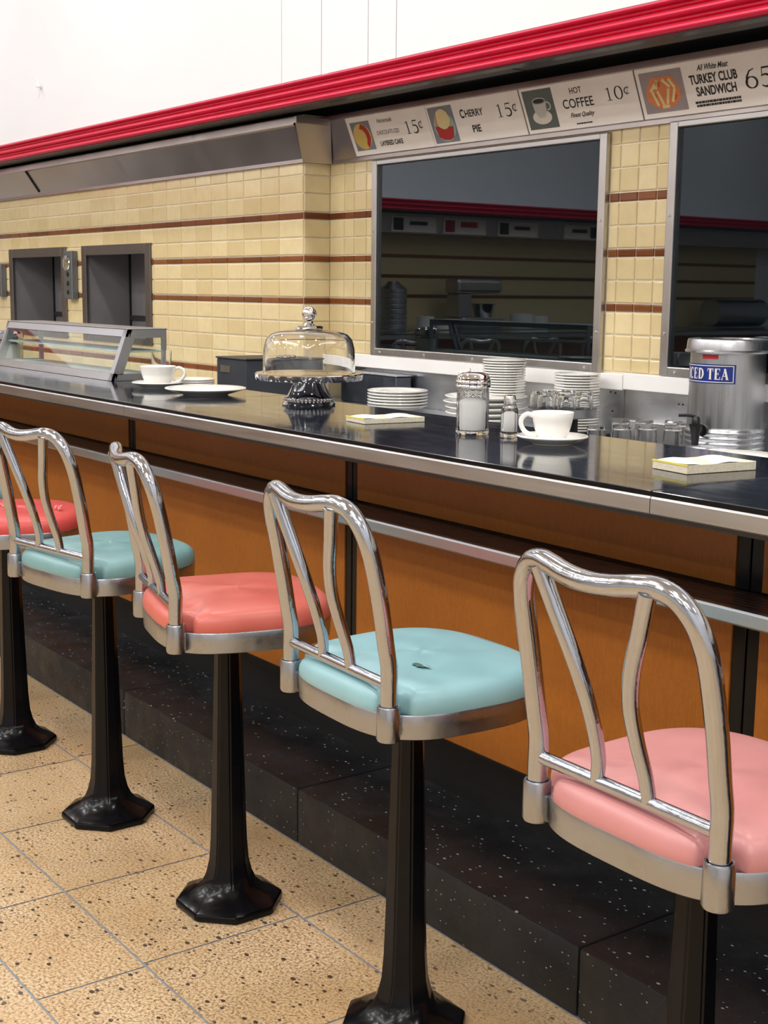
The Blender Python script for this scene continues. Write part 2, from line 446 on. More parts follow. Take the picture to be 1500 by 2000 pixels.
# the return of the corner
tiles(bm, lambda a, z, h: (XC + h, a, z), [YA, YW], [])
tag(mk('wall_left', bm, [cream_t, brown_t, tgrout]), kind='structure')
bm = bmesh.new()
PW = lambda a, z, h: (a, YW - h, z)
tiles(bm, PW, [XC + 0.002, -4.3063, -4.2412, -4.1608, -4.104], [(-9, 0, 0, 1.013)])
tiles(bm, PW, [-2.911, -2.8709, -2.7977, -2.7249, -2.6704], [(-9, 0, 0, 1.017)])
tiles(bm, PW, [-1.45, -1.37, -1.23, -1.10, -0.96, -0.82, -0.69, -0.55, -0.41], [(-9, 0, 0, 1.017)])
box(bm, XC, 3.0, YW + 0.0005, 3.2, 0, 1.9, mi=2)
tag(mk('wall_back', bm, [cream_t, brown_t, tgrout]), kind='structure')

# windows
def window(name, x0, x1, z0, z1, fw=0.03):
    e = empty(name, ((x0 + x1) / 2, YW, z0), None, None); e['kind'] = 'structure'
    ox, oy, oz = e.location
    bm = bmesh.new()
    for (a, b, c, d) in ((x0, x0 + fw, z0, z1), (x1 - fw, x1, z0, z1), (x0 + fw, x1 - fw, z1 - 0.018, z1), (x0 + fw, x1 - fw, z0, z0 + 0.027)):
        box(bm, a - ox, b - ox, -0.022, 0.0, c - oz, d - oz, bev=0.003, seg=2)
    wf = mk('window_frame', bm, frame_m, e)
    mk('window_pane', B(x0 + fw - 0.001 - ox, x1 - fw + 0.001 - ox, -0.008, -0.002, z0 + 0.026 - oz, z1 - 0.017 - oz), dark_glass, e)
    bm = bmesh.new()
    for i in range(5):
        lathe(bm, [(0.0045, 0), (0.004, 0.002), (0, 0.003)], seg=10)
        bmesh.ops.rotate(bm, verts=bm.verts[-21:], cent=(0, 0, 0), matrix=Matrix.Rotation(PI / 2, 3, 'X'))
        bmesh.ops.translate(bm, verts=bm.verts[-21:], vec=(x0 - ox + 0.06 + i * (x1 - x0 - 0.12) / 4, -0.022, 0.012))
    for s in (x0 + fw / 2, x1 - fw / 2):
        for z in (0.12, 0.45):
            lathe(bm, [(0.0045, 0), (0.004, 0.002), (0, 0.003)], seg=10)
            bmesh.ops.rotate(bm, verts=bm.verts[-21:], cent=(0, 0, 0), matrix=Matrix.Rotation(PI / 2, 3, 'X'))
            bmesh.ops.translate(bm, verts=bm.verts[-21:], vec=(s - ox, -0.022, z))
    mk('frame_screws', bm, bright_chrome, wf)
    return e
window('window_1', -4.103, -2.912, 1.013, 1.716)
window('window_2', -2.6695, -1.45, 1.0175, 1.724)

# white ledge band and the steel backsplash under it
bm = bmesh.new()
box(bm, XC, -2.814, YW - 0.02, YW + 0.001, 0.965, 1.0125, bev=0.002); box(bm, -2.811, 3, YW - 0.02, YW + 0.001, 0.9685, 1.0165, bev=0.002)
tag(mk('trim_2', bm, white_lam), kind='structure')

# ------------------------------------------------------------------ steel fascia, canopy
FP = [(2.80, 1.722), (2.80, 1.735), (2.725, 1.842), (2.712, 1.846), (2.712, 1.872), (2.90, 1.872), (2.90, 1.722)]
bm = bmesh.new()
fx = lambda p: -4.385 + (2.80 - min(p[0], 2.80)) * 0.85
prism_x(bm, FP, XL, -4.385, x1f=fx)
# sign backing band
SP = [(2.925, 1.722), (2.925, 1.735), (2.869, 1.867), (2.855, 1.869), (2.855, 1.886), (3.0, 1.886), (3.0, 1.722)]
prism_x(bm, SP, -4.40, 3)
# return face between the two
v = [bm.verts.new(p) for p in ((-4.383, 2.80, 1.722), (-4.375, 2.925, 1.722), (-4.30, 2.869, 1.866), (-4.305, 2.714, 1.860))]
bm.faces.new(v)
box(bm, -4.31, -4.29, 2.712, 2.86, 1.852, 1.874)
o = mk('trim_1', bm, fasciam); tag(o, kind='structure')
bm = bmesh.new(); tube(bm, [(-4.383, 2.845, 1.735), (-4.318, 2.79, 1.845)], 0.0045, smooth=False, seg=8)
mk('weld_seam', bm, chrome, o)
bm = bmesh.new(); box(bm, -6.954, -6.946, 2.7165, 2.722, 1.72, 1.845)
bmesh.ops.rotate(bm, verts=bm.verts[:], cent=(0, 2.722, 1.845), matrix=Matrix.Rotation(math.radians(35), 3, 'X'))
mk('panel_joint', bm, black_plain, o)

def ribbed(bm, y0, z0, h, x0, x1, depth=0.017):
    prof = [(y0 + 0.05, z0)]
    lay = [(0.00, 0.27), (0.30, 0.38), (0.41, 0.66), (0.69, 0.77), (0.80, 1.0)]
    for a, b in lay:
        k = 8
        for i in range(k + 1):
            t = i / k; z = z0 + h * (a + (b - a) * t); bul = max(0, math.sin(PI * t)) ** 0.7 * depth * (1.0 if b - a > 0.15 else 0.55)
            prof.append((y0 + depth - bul, z))
    prof.append((y0 + 0.05, z0 + h))
    prism_x(bm, prof, x0, x1)
e = empty('canopy', (-4.0, 2.61, 1.885), 'glossy red ribbed canopy edge with dark underside above the menu signs', 'canopy')
bm = bmesh.new(); ribbed(bm, 0.0, 0.003, 0.087, XL + 4.0, 6.9); mk('ribbed_moulding', bm, red, e, smooth=50)
bm = bmesh.new(); box(bm, XL + 4.0, 6.9, 0.012, 0.05, 0.0, 0.0025); mk('moulding_lip', bm, black_gloss, e)
bm = bmesh.new()
box(bm, XL + 4.0, 0.935, 0.014, 0.11, 0.003, 0.01); box(bm, 0.95, 6.9, 0.014, 0.11, 0.003, 0.01)
mk('underside_board', bm, dark_grey, e)
mk('recess', B(XL + 4.0, 6.9, 0.112, 0.5, 0.03, 0.04), black_plain, e)

# ------------------------------------------------------------------ menu signs
def text_verts(txt, shear=0.0, bold=0.0, fill=True):
    cu = bpy.data.curves.new('lettering', 'FONT'); cu.body = txt; cu.shear = shear; cu.offset = bold; cu.resolution_u = 4
    if not fill: cu.fill_mode = 'NONE'
    ob = bpy.data.objects.new('lettering', cu); C.objects.link(ob)
    dg = bpy.context.evaluated_depsgraph_get(); me = bpy.data.meshes.new_from_object(ob.evaluated_get(dg))
    C.objects.unlink(ob); bpy.data.objects.remove(ob); bpy.data.curves.remove(cu)
    return me
def put_text(bm, txt, x0, x1, z0, z1, h=0.0006, **k):
    me = text_verts(txt, **k); vs = [v.co.copy() for v in me.vertices]
    a, b = min(v.x for v in vs), max(v.x for v in vs); c, d = min(v.y for v in vs), max(v.y for v in vs)
    nv = [bm.verts.new((x0 + (v.x - a) / (b - a) * (x1 - x0), -h, z0 + (v.y - c) / (d - c) * (z1 - z0))) for v in vs]
    for p in me.polygons:
        try: bm.faces.new([nv[i] for i in p.vertices])
        except ValueError: pass
    bpy.data.meshes.remove(me)
def stroke(bm, pts, wd, x0, z0, sx, sz, h=0.0006, closed=False):
    """flat ribbon through pts (unit box) with width wd (number or list, in units of sz)"""
    P = [Vector((x0 + p[0] * sx, z0 + p[1] * sz)) for p in pts]; k = len(P); W = wd if isinstance(wd, list) else [wd] * k
    Ls, Rs = [], []
    for i, p in enumerate(P):
        a = P[i - 1] if (i > 0 or closed) else p; b = P[(i + 1) % k] if (i < k - 1 or closed) else p
        d = (b - a).normalized(); nn = Vector((-d.y, d.x)) * W[i] * sz / 2
        Ls.append(bm.verts.new((p.x + nn.x, -h, p.y + nn.y))); Rs.append(bm.verts.new((p.x - nn.x, -h, p.y - nn.y)))
    for i in range(k if closed else k - 1):
        j = (i + 1) % k; bm.faces.new((Ls[i], Rs[i], Rs[j], Ls[j]))
def arc(cx, cy, rx, ry, a0, a1, n=16): return [(cx + rx * math.cos(math.radians(a0 + (a1 - a0) * i / n)), cy + ry * math.sin(math.radians(a0 + (a1 - a0) * i / n))) for i in range(n + 1)]
def glyph(bm, ch, x0, z0, w, h):
    st = lambda p, wd, **k: stroke(bm, p, wd, x0, z0, w, h, **k)
    if ch == '1': st([(0.5, 0.02), (0.5, 0.98)], 0.12); st([(0.2, 0.02), (0.8, 0.02)], 0.04); st([(0.5, 0.95), (0.22, 0.85)], 0.05)
    elif ch == '0':
        p = arc(0.5, 0.5, 0.4, 0.48, 0, 360, 28)[:-1]; st(p, [0.05 + 0.10 * abs(math.cos(2 * PI * i / 28)) for i in range(28)], closed=True)
    elif ch == '5':
        st([(0.3, 0.95), (0.88, 0.95)], 0.09); st([(0.3, 0.97), (0.22, 0.55)], 0.045)
        p = arc(0.45, 0.31, 0.42, 0.30, 130, -140, 20); st(p, [0.05 + 0.10 * max(0, math.sin(PI * i / 20)) for i in range(21)])
    elif ch == '6':
        p = arc(0.5, 0.30, 0.40, 0.28, 0, 360, 24)[:-1]; st(p, [0.05 + 0.08 * abs(math.cos(2 * PI * i / 24)) for i in range(24)], closed=True)
        st([(0.13, 0.3), (0.2, 0.6), (0.45, 0.88), (0.8, 0.97)], [0.13, 0.12, 0.08, 0.04])
    elif ch == 'c':
        p = arc(0.5, 0.52, 0.36, 0.27, 50, 310, 20); st(p, [0.04 + 0.08 * max(0, math.sin(PI * i / 20)) for i in range(21)]); st([(0.35, 0.12), (0.68, 0.92)], 0.045)
    elif ch == 'I': st([(0.5, 0), (0.5, 1)], 0.2); st([(0.15, 0.03), (0.85, 0.03)], 0.07); st([(0.15, 0.97), (0.85, 0.97)], 0.07)
    elif ch == 'C':
        p = arc(0.55, 0.5, 0.42, 0.47, 48, 312, 22); st(p, [0.06 + 0.14 * max(0, math.sin(PI * i / 22)) for i in range(23)]); st([(0.86, 0.98), (0.86, 0.68)], 0.05)
    elif ch == 'E':
        st([(0.28, 0), (0.28, 1)], 0.18); st([(0.08, 0.03), (0.9, 0.03)], 0.07); st([(0.08, 0.97), (0.88, 0.97)], 0.07); st([(0.3, 0.52), (0.68, 0.52)], 0.06)
        st([(0.88, 0), (0.92, 0.26)], 0.05); st([(0.86, 1), (0.88, 0.76)], 0.05); st([(0.68, 0.4), (0.68, 0.64)], 0.04)
    elif ch == 'D':
        st([(0.26, 0), (0.26, 1)], 0.18); p = [(0.08, 0.97)] + arc(0.42, 0.5, 0.45, 0.46, 90, -90, 18) + [(0.08, 0.03)]
        st(p, [0.06] + [0.06 + 0.13 * max(0, math.sin(PI * i / 18)) for i in range(19)] + [0.06])
    elif ch == 'T':
        st([(0.5, 0), (0.5, 1)], 0.19); st([(0.05, 0.96), (0.95, 0.96)], 0.08); st([(0.28, 0.03), (0.72, 0.03)], 0.06); st([(0.07, 1), (0.07, 0.72)], 0.05); st([(0.93, 1), (0.93, 0.72)], 0.05)
    elif ch == 'A':
        st([(0.12, 0.02), (0.5, 0.98)], 0.06); st([(0.46, 1), (0.82, 0.02)], 0.18); st([(0.25, 0.33), (0.68, 0.33)], 0.06); st([(0.0, 0.03), (0.28, 0.03)], 0.06); st([(0.62, 0.03), (1.0, 0.03)], 0.06)
def line(e, name, txt, *a, **k):
    b = bmesh.new(); put_text(b, txt, *a, **k); mk(name, b, ink, e)
def price_part(e, *a):
    b = bmesh.new(); price(b, *a); mk('price', b, ink, e)
def price(bm, digits, x0, x1, z0, z1):
    w = (x1 - x0); n = len(digits) + 0.75; cw = w / n
    for i, c in enumerate(digits): glyph(bm, c, x0 + i * cw, z0, cw * 0.92, z1 - z0)
    glyph(bm, 'c', x1 - cw * 0.78, z0 + (z1 - z0) * 0.12, cw * 0.78, (z1 - z0) * 0.85)
def disc(bm, cx, cz, rx, rz, h, n=32, a0=0, a1=360, wob=0):
    vs = [bm.verts.new((cx + rx * math.cos(math.radians(a0 + (a1 - a0) * i / n)) * (1 + wob * math.sin(i * 2.3)), -h, cz + rz * math.sin(math.radians(a0 + (a1 - a0) * i / n)))) for i in range(n if a1 - a0 == 360 else n + 1)]
    bm.faces.new(vs)
def poly(bm, pts, h):
    bm.faces.new([bm.verts.new((p[0], -h, p[1])) for p in pts])
def scribble(bm, x0, x1, z0, z1, rows=1):
    rr = random.Random(int(x0 * 1e5) + rows)
    for r in range(rows):
        zz0 = z0 + (z1 - z0) * r / rows; zz1 = zz0 + (z1 - z0) / rows * 0.7; x = x0 + rr.random() * 0.004
        while x < x1:
            wl = rr.uniform(0.004, 0.012); b = min(x + wl, x1)
            poly(bm, [(x, zz0), (b, zz0), (b, zz1), (x, zz1)], 0.0006); x = b + 0.0012
LEAN = math.atan2(0.056, 0.132)
def sign(x0, x1, label):
    e = empty('menu_sign', (x0, 2.9185, 1.7375), label, 'sign', 'menu signs in the steel band over the windows')
    e.rotation_euler = (LEAN, 0, 0); w = x1 - x0
    mk('card', B(0, w, 0.0, 0.004, 0, 0.141, 0.0008), sign_card, e)
    return e, w
SH = 0.141
# 1 layered cake
e, w = sign(-4.200, -3.728, 'menu sign for layered cake with a yellow round cake picture, leftmost above the window')
pb = mk('picture_background', (lambda b: (poly(b, [(0.02, 0.018), (0.138, 0.018), (0.138, SH - 0.018), (0.02, SH - 0.018)], 0.0004), b)[1])(bmesh.new()), pic_bg, e)
b = bmesh.new(); disc(b, 0.078, 0.069, 0.054, 0.047, 0.0008); mk('pictured_cake', b, pic_yellow, pb)
b = bmesh.new(); poly(b, [(0.085, 0.115), (0.108, 0.105), (0.122, 0.085), (0.125, 0.062), (0.112, 0.036), (0.098, 0.026), (0.092, 0.040), (0.102, 0.058), (0.100, 0.078), (0.088, 0.092), (0.070, 0.098)], 0.0012); mk('pictured_slice', b, pic_red, pb)
line(e, 'script_line', 'Homemade', 0.185, 0.275, 0.108, 0.124, shear=0.5); line(e, 'headline', 'CHOCOLATE ICED', 0.168, 0.300, 0.066, 0.081); line(e, 'headline', 'LAYERED CAKE', 0.172, 0.305, 0.026, 0.044, bold=0.03); price_part(e, '15', 0.335, 0.445, 0.055, 0.100)
# 2 cherry pie
e, w = sign(-3.726, -3.256, 'menu sign for cherry pie with a picture of red pie and ice cream')
b = bmesh.new(); poly(b, [(0.01, 0.008), (0.138, 0.008), (0.138, SH - 0.01), (0.01, SH - 0.01)], 0.0004); pb = mk('picture_background', b, pic_bg, e)
b = bmesh.new(); disc(b, 0.078, 0.062, 0.055, 0.050, 0.0008); mk('pictured_plate', b, pic_teal, pb)
b = bmesh.new(); poly(b, [(0.028, 0.066), (0.124, 0.060), (0.112, 0.024), (0.090, 0.016), (0.060, 0.018), (0.036, 0.030)], 0.0014); mk('pictured_pie', b, pic_red, pb)
b = bmesh.new(); disc(b, 0.078, 0.088, 0.037, 0.034, 0.0018, wob=0.05); mk('pictured_ice_cream', b, pic_cream, pb)
b = bmesh.new(); poly(b, [(0.034, 0.070), (0.044, 0.068), (0.050, 0.108), (0.042, 0.100)], 0.0020); mk('pictured_crust', b, pic_orange, pb)
line(e, 'headline', 'HERRY', 0.197, 0.288, 0.082, 0.105, bold=0.02); line(e, 'initial', 'C', 0.172, 0.192, 0.080, 0.110, bold=0.03); line(e, 'headline', 'PIE', 0.216, 0.258, 0.030, 0.054, bold=0.03); price_part(e, '15', 0.350, 0.458, 0.066, 0.108)
# 3 hot coffee
e, w = sign(-3.250, -2.770, 'menu sign for hot coffee with a picture of a white cup on a green ground')
b = bmesh.new(); poly(b, [(0.012, 0.012), (0.142, 0.012), (0.142, SH - 0.008), (0.012, SH - 0.008)], 0.0004); pb = mk('picture_background', b, pic_green, e)
b = bmesh.new(); disc(b, 0.078, 0.048, 0.042, 0.022, 0.0008); mk('pictured_saucer', b, pic_white, pb)
b = bmesh.new(); poly(b, [(0.048, 0.098), (0.108, 0.098), (0.104, 0.066), (0.092, 0.046), (0.066, 0.046), (0.052, 0.066)], 0.0012); disc(b, 0.078, 0.098, 0.030, 0.010, 0.0012)
stroke(b, arc(0.110, 0.080, 0.014, 0.012, 100, -100, 10), 0.005, 0, 0, 1, 1, h=0.0012); mk('pictured_cup', b, plain('picture_cup', (196, 190, 182), 0.5), pb)
b = bmesh.new(); disc(b, 0.078, 0.098, 0.025, 0.007, 0.0016); mk('pictured_coffee', b, ink, pb)
line(e, 'headline', 'HOT', 0.218, 0.268, 0.104, 0.122, bold=0.01); line(e, 'headline', 'COFFEE', 0.178, 0.306, 0.062, 0.090, bold=0.01); line(e, 'script_line', 'Finest Quality', 0.198, 0.300, 0.030, 0.048, shear=0.5, bold=0.02); b = bmesh.new(); scribble(b, 0.215, 0.282, 0.012, 0.018); mk('fine_print', b, ink, e); price_part(e, '10', 0.355, 0.460, 0.068, 0.106)
# 4 turkey club
e, w = sign(-2.764, -2.215, 'menu sign for turkey club sandwich with an orange sandwich picture, rightmost in the band')
b = bmesh.new(); poly(b, [(0.014, 0.014), (0.168, 0.014), (0.168, SH - 0.012), (0.014, SH - 0.012)], 0.0004); pb = mk('picture_background', b, plain('picture_mauve', (156, 142, 142), 0.5), e)
b = bmesh.new(); poly(b, [(0.055, 0.112), (0.130, 0.112), (0.152, 0.075), (0.150, 0.050), (0.125, 0.030), (0.090, 0.022), (0.055, 0.030), (0.028, 0.052), (0.030, 0.078)], 0.0008); mk('pictured_plate', b, pic_orange, pb)
b = bmesh.new()
for p in ((0.045, 0.075, 0.075, 0.100), (0.065, 0.034, 0.050, 0.078), (0.085, 0.034, 0.070, 0.075), (0.098, 0.036, 0.112, 0.078), (0.118, 0.040, 0.134, 0.076), (0.095, 0.104, 0.118, 0.082), (0.075, 0.104, 0.066, 0.080), (0.135, 0.078, 0.118, 0.104), (0.078, 0.030, 0.104, 0.030)):
    stroke(b, [(p[0], p[1]), (p[2], p[3])], 0.009, 0, 0, 1, 1, h=0.0012)
mk('pictured_toast', b, pic_cream, pb)
for p in ((0.058, 0.050, 0.060, 0.066), (0.078, 0.086, 0.082, 0.100), (0.104, 0.090, 0.104, 0.102), (0.126, 0.046, 0.134, 0.060)):
    b = bmesh.new(); stroke(b, [(p[0], p[1]), (p[2], p[3])], 0.010, 0, 0, 1, 1, h=0.0010)
    mk('pictured_filling', b, plain('picture_rust', (196, 86, 40), 0.5), pb)
line(e, 'script_line', 'All White Meat', 0.222, 0.330, 0.112, 0.128, shear=0.5, bold=0.02); line(e, 'headline', 'TURKEY CLUB', 0.190, 0.352, 0.077, 0.103, bold=0.03); line(e, 'headline', 'SANDWICH', 0.206, 0.342, 0.044, 0.070, bold=0.03); b = bmesh.new(); scribble(b, 0.195, 0.350, 0.016, 0.034, 2); mk('fine_print', b, ink, e); price_part(e, '65', 0.372, 0.500, 0.046, 0.098)

# ------------------------------------------------------------------ serving hatches, wall strips, hook
HL = ['steel-framed dark serving hatch in the tile wall, the one nearer the corner', 'steel-framed dark serving hatch in the tile wall, the farther one by the left edge']
for k, (a, b_) in enumerate(HATCH):
    e = empty('serving_hatch', ((a + b_) / 2, YA, 0.985), HL[k], 'hatch', 'serving hatches in the tiled wall')
    hw = (b_ - a) / 2; bm = bmesh.new()
    for q in ((-hw, -hw + 0.052, 0, 0.468), (hw - 0.056, hw, 0, 0.468), (-hw + 0.052, hw - 0.056, 0.42, 0.468), (-hw + 0.052, hw - 0.056, 0, 0.03)):
        box(bm, q[0], q[1], -0.014, 0.001, q[2], q[3], bev=0.002)
    mk('frame', bm, frame_dark, e)
    bm = bmesh.new(); d = 0.232
    box(bm, -hw + 0.035, hw - 0.035, d, d + 0.01, 0.02, 0.44); box(bm, -hw + 0.033, -hw + 0.04, 0.002, d, 0.02, 0.44); box(bm, hw - 0.04, hw - 0.033, 0.002, d, 0.02, 0.44)
    box(bm, -hw + 0.035, hw - 0.035, 0.002, d, 0.437, 0.442); box(bm, -hw + 0.035, hw - 0.035, 0.002, d, 0.018, 0.024)
    mk('interior', bm, hatch_in, e)
    mk('corner_strip', B(-hw + 0.041, -hw + 0.056, d - 0.006, d + 0.0005, 0.02, 0.437), black_plain, e)  # narrow black strip along the left back corner of the interior
    mk('inner_rail', B(-hw + 0.058, hw - 0.04, d - 0.008, d - 0.0005, 0.10, 0.125), dark_grey, e)
for k, (x, z0, z1, lb) in enumerate(((-6.573, 1.188, 1.43, 'galvanised outlet strip with a round plate on top, between the two serving hatches'), (-7.572, 1.192, 1.371, 'galvanised outlet strip at the left edge beside the farther hatch'))):
    e = empty('outlet_strip', (x, YA - 0.004, z0), lb, 'outlet strip', 'outlet strips beside the serving hatches'); h = z1 - z0
    mk('box', B(-0.05, 0.05, -0.035, 0, 0, h, 0.003), metal('galvanised', (128, 132, 136), 0.45, 0.6) if k == 0 else MATS['galvanised'], e)
    for i in range(3 + (k == 0)):
        bm = L([(0.012, 0), (0.012, 0.003), (0, 0.003)], seg=14)
        o = mk('socket', bm, black_plain, e, loc=(0, -0.035, 0.035 + i * 0.045 + (0.02 if i == 3 else 0))); o.rotation_euler = (PI / 2, 0, 0)
    if k == 0:
        o = mk('round_plate', L([(0.04, 0), (0.038, 0.004), (0.02, 0.007), (0, 0.007)], seg=24), chrome, e, loc=(-0.012, -0.036, h - 0.06)); o.rotation_euler = (PI / 2, 0, 0)
bm = bmesh.new(); lathe(bm, [(0, 0.045), (0.003, 0.04), (0.004, 0.02), (0.014, 0.0), (0, -0.001)], seg=12)
tag(mk('wall_hook', bm, white_lam, loc=(-6.464, 2.607, 2.205)), 'small white hook on the plain white wall above the canopy', 'hook')

# ------------------------------------------------------------------ lunch counter
X0, X1 = -7.3, 0.6
lc = empty('lunch_counter', (-2.0, YE, 0.132), 'long lunch counter with slate-black top, steel edge and orange wood front', 'counter')
def loc(bm):  # world -> local of the counter
    bmesh.ops.translate(bm, verts=bm.verts[:], vec=(2.0, -YE, -0.132)); return bm
bm = bmesh.new()
for a, b in ((X0, -5.02), (-5.018, -3.2), (-3.198, -1.378), (-1.376, X1)): box(bm, a, b, YE + 0.0015, YB, ZC - 0.028, ZC, bev=0.0012, seg=2)
mk('countertop', loc(bm), counter_m, lc)
bm = bmesh.new(); box(bm, X0, X1, YE + 0.0005, YE + 0.004, ZC - 0.009, ZC - 0.0015); mk('black_inlay', loc(bm), black_gloss, lc)
bm = bmesh.new()
for a, b in ((X0, -5.02), (-5.0185, -3.2), (-3.1985, -1.3755), (-1.374, X1)):
    prism_x(bm, [(YE - 0.001, ZC - 0.0365), (YE - 0.0035, ZC - 0.034), (YE - 0.0035, ZC - 0.0115), (YE - 0.001, ZC - 0.0085), (YE + 0.012, ZC - 0.0085), (YE + 0.012, ZC - 0.0365)], a, b)
mk('steel_edge', loc(bm), brushed, lc)
bm = bmesh.new(); box(bm, X0, X1, YE + 0.01, YP + 0.05, ZC - 0.045, ZC - 0.0285); mk('underlayer', loc(bm), dark_grey, lc)
# panels and divider strips
divs = [(-7.3, -7.26), (-6.124, -6.07), (-4.942, -4.892), (-3.768, -3.716), (-2.593, -2.542), (-1.4345, -1.378), (-0.24, -0.18)]
for (a, b), (c, d) in zip(divs, divs[1:]):
    for z0, z1 in ((0.281, 0.745), (0.766, ZC - 0.04)):
        bm = bmesh.new(); box(bm, b, c, YP, YP + 0.02, z0, z1, bev=0.0015); mk('front_panel', loc(bm), wood_m, lc)
for a, b in divs:
    c = (a + b) / 2
    for p, q in ((a, c - 0.002), (c + 0.002, b)):
        bm = bmesh.new(); box(bm, p, q, YP + 0.004, YP + 0.02, 0.281, ZC - 0.04, bev=0.0015); mk('divider_strip', loc(bm), black_gloss, lc)
bm = bmesh.new(); box(bm, X0, X1, YP + 0.0195, YP + 0.05, 0.281, ZC - 0.045); box(bm, X0, X1, YP + 0.06, YP + 0.08, 0.132, 0.283); box(bm, X0, X1, YP + 0.001, YP + 0.07, 0.279, 0.281)
mk('carcass', loc(bm), black_plain, lc)
bm = bmesh.new(); box(bm, X0, X1, YP + 0.08, YB - 0.02, 0.132, ZC - 0.03); mk('rear_cabinet', loc(bm), frame_m, lc)
# ledge
bm = bmesh.new(); y = 1.665; prof = [(y, 0.748)]
while y < YP - 0.004:
    prof += [(y, 0.7615), (y + 0.001, 0.7625), (y + 0.0115, 0.7625), (y + 0.0125, 0.7585), (y + 0.0145, 0.7585)]; y += 0.0155
prof += [(YP + 0.001, 0.7625), (YP + 0.001, 0.748)]
prism_x(bm, prof, X0, X1); mk('purse_ledge', loc(bm), ledge_m, lc)
bm = bmesh.new()
for a, b in ((X0, -4.93), (-4.928, -2.568), (-2.566, -0.21), (-0.208, X1)):
    prism_x(bm, [(1.652, 0.739), (1.650, 0.742), (1.650, 0.761), (1.6525, 0.7645), (1.665, 0.7645), (1.665, 0.745), (1.69, 0.745), (1.69, 0.739)], a, b)
mk('ledge_edge', loc(bm), brushed, lc)

# ------------------------------------------------------------------ stools
HW = 0.184; YC0 = 0.022
def outline(n=176, notch=0.031):
    raw = []
    for i in range(720):
        a = 2 * PI * i / 720; c, s = math.cos(a), math.sin(a)
        p = 2.7 if s > 0 else 3.3; ry = 0.175 if s > 0 else 0.177
        x = HW * abs(c) ** (2 / p) * (1 if c > 0 else -1); y = YC0 + ry * abs(s) ** (2 / p) * (1 if s > 0 else -1)
        raw.append(Vector((x, y)))
    Lg = [0]
    for i in range(720): Lg.append(Lg[-1] + (raw[(i + 1) % 720] - raw[i]).length)
    out = []; j = 0
    for k in range(n):
        t = Lg[-1] * k / n
        while Lg[j + 1] < t: j += 1
        f = (t - Lg[j]) / max(1e-9, Lg[j + 1] - Lg[j]); out.append(raw[j % 720].lerp(raw[(j + 1) % 720], f))
    if notch:
        res = []
        for p in out:
            for sx in (-1, 1):
                c = Vector((sx * 0.150, -0.137)); d = p - c
                if d.length < notch:
                    inw = (Vector((0, YC0)) - c).normalized(); t = d.dot(inw); pr = d - inw * t
                    p = c + pr + inw * math.sqrt(max(0, notch ** 2 - pr.length ** 2))
            res.append(p)
        out = res
    return out
def loft(bm, rings):
    R = [[bm.verts.new(p) for p in r] for r in rings]; n = len(R[0])
    for A, Bq in zip(R, R[1:]):
        for i in range(n): bm.faces.new((A[i], A[(i + 1) % n], Bq[(i + 1) % n], Bq[i]))
    return R
def cushion_mesh(seed=0):
    o = outline(); ctr = Vector((0, YC0)); rr = random.Random(seed); bm = bmesh.new()
    prof = [(0.955, 0.611), (0.985, 0.614), (1.000, 0.620), (1.003, 0.630), (0.996, 0.640), (0.975, 0.648), (0.945, 0.6535), (0.90, 0.6575), (0.86, 0.659), (0.81, 0.6602), (0.76, 0.6610), (0.70, 0.6618), (0.63, 0.6625), (0.5, 0.6635), (0.25, 0.6645), (0.02, 0.665)]
    ph = [rr.uniform(0, 6) for _ in range(4)]
    rings = []
    for k, (s, z) in enumerate(prof):
        ring = []
        for p in o:
            q = ctr + (p - ctr) * s
            a = math.atan2(q.y - YC0, q.x); dz = 0.0016 * math.sin(3 * a + ph[0]) * (z - 0.61) / 0.05
            # crease between the rolled back and the seat top
            if z > 0.645 and q.y < -0.03: dz -= 0.0055 * math.exp(-((q.y + 0.104 + 0.012 * math.sin(q.x * 14 + ph[1])) / 0.010) ** 2) * (1 if abs(q.x) < 0.16 else 0.4)
            if q.y < -0.10 and abs(q.x) < 0.12: dz -= 0.004 * (z - 0.611) / 0.05
            ring.append((q.x, q.y, z + dz))
        rings.append(ring)
    R = loft(bm, rings); bm.faces.new(R[-1]); bm.faces.new(R[0][::-1])
    bmesh.ops.recalc_face_normals(bm, faces=bm.faces); return bm
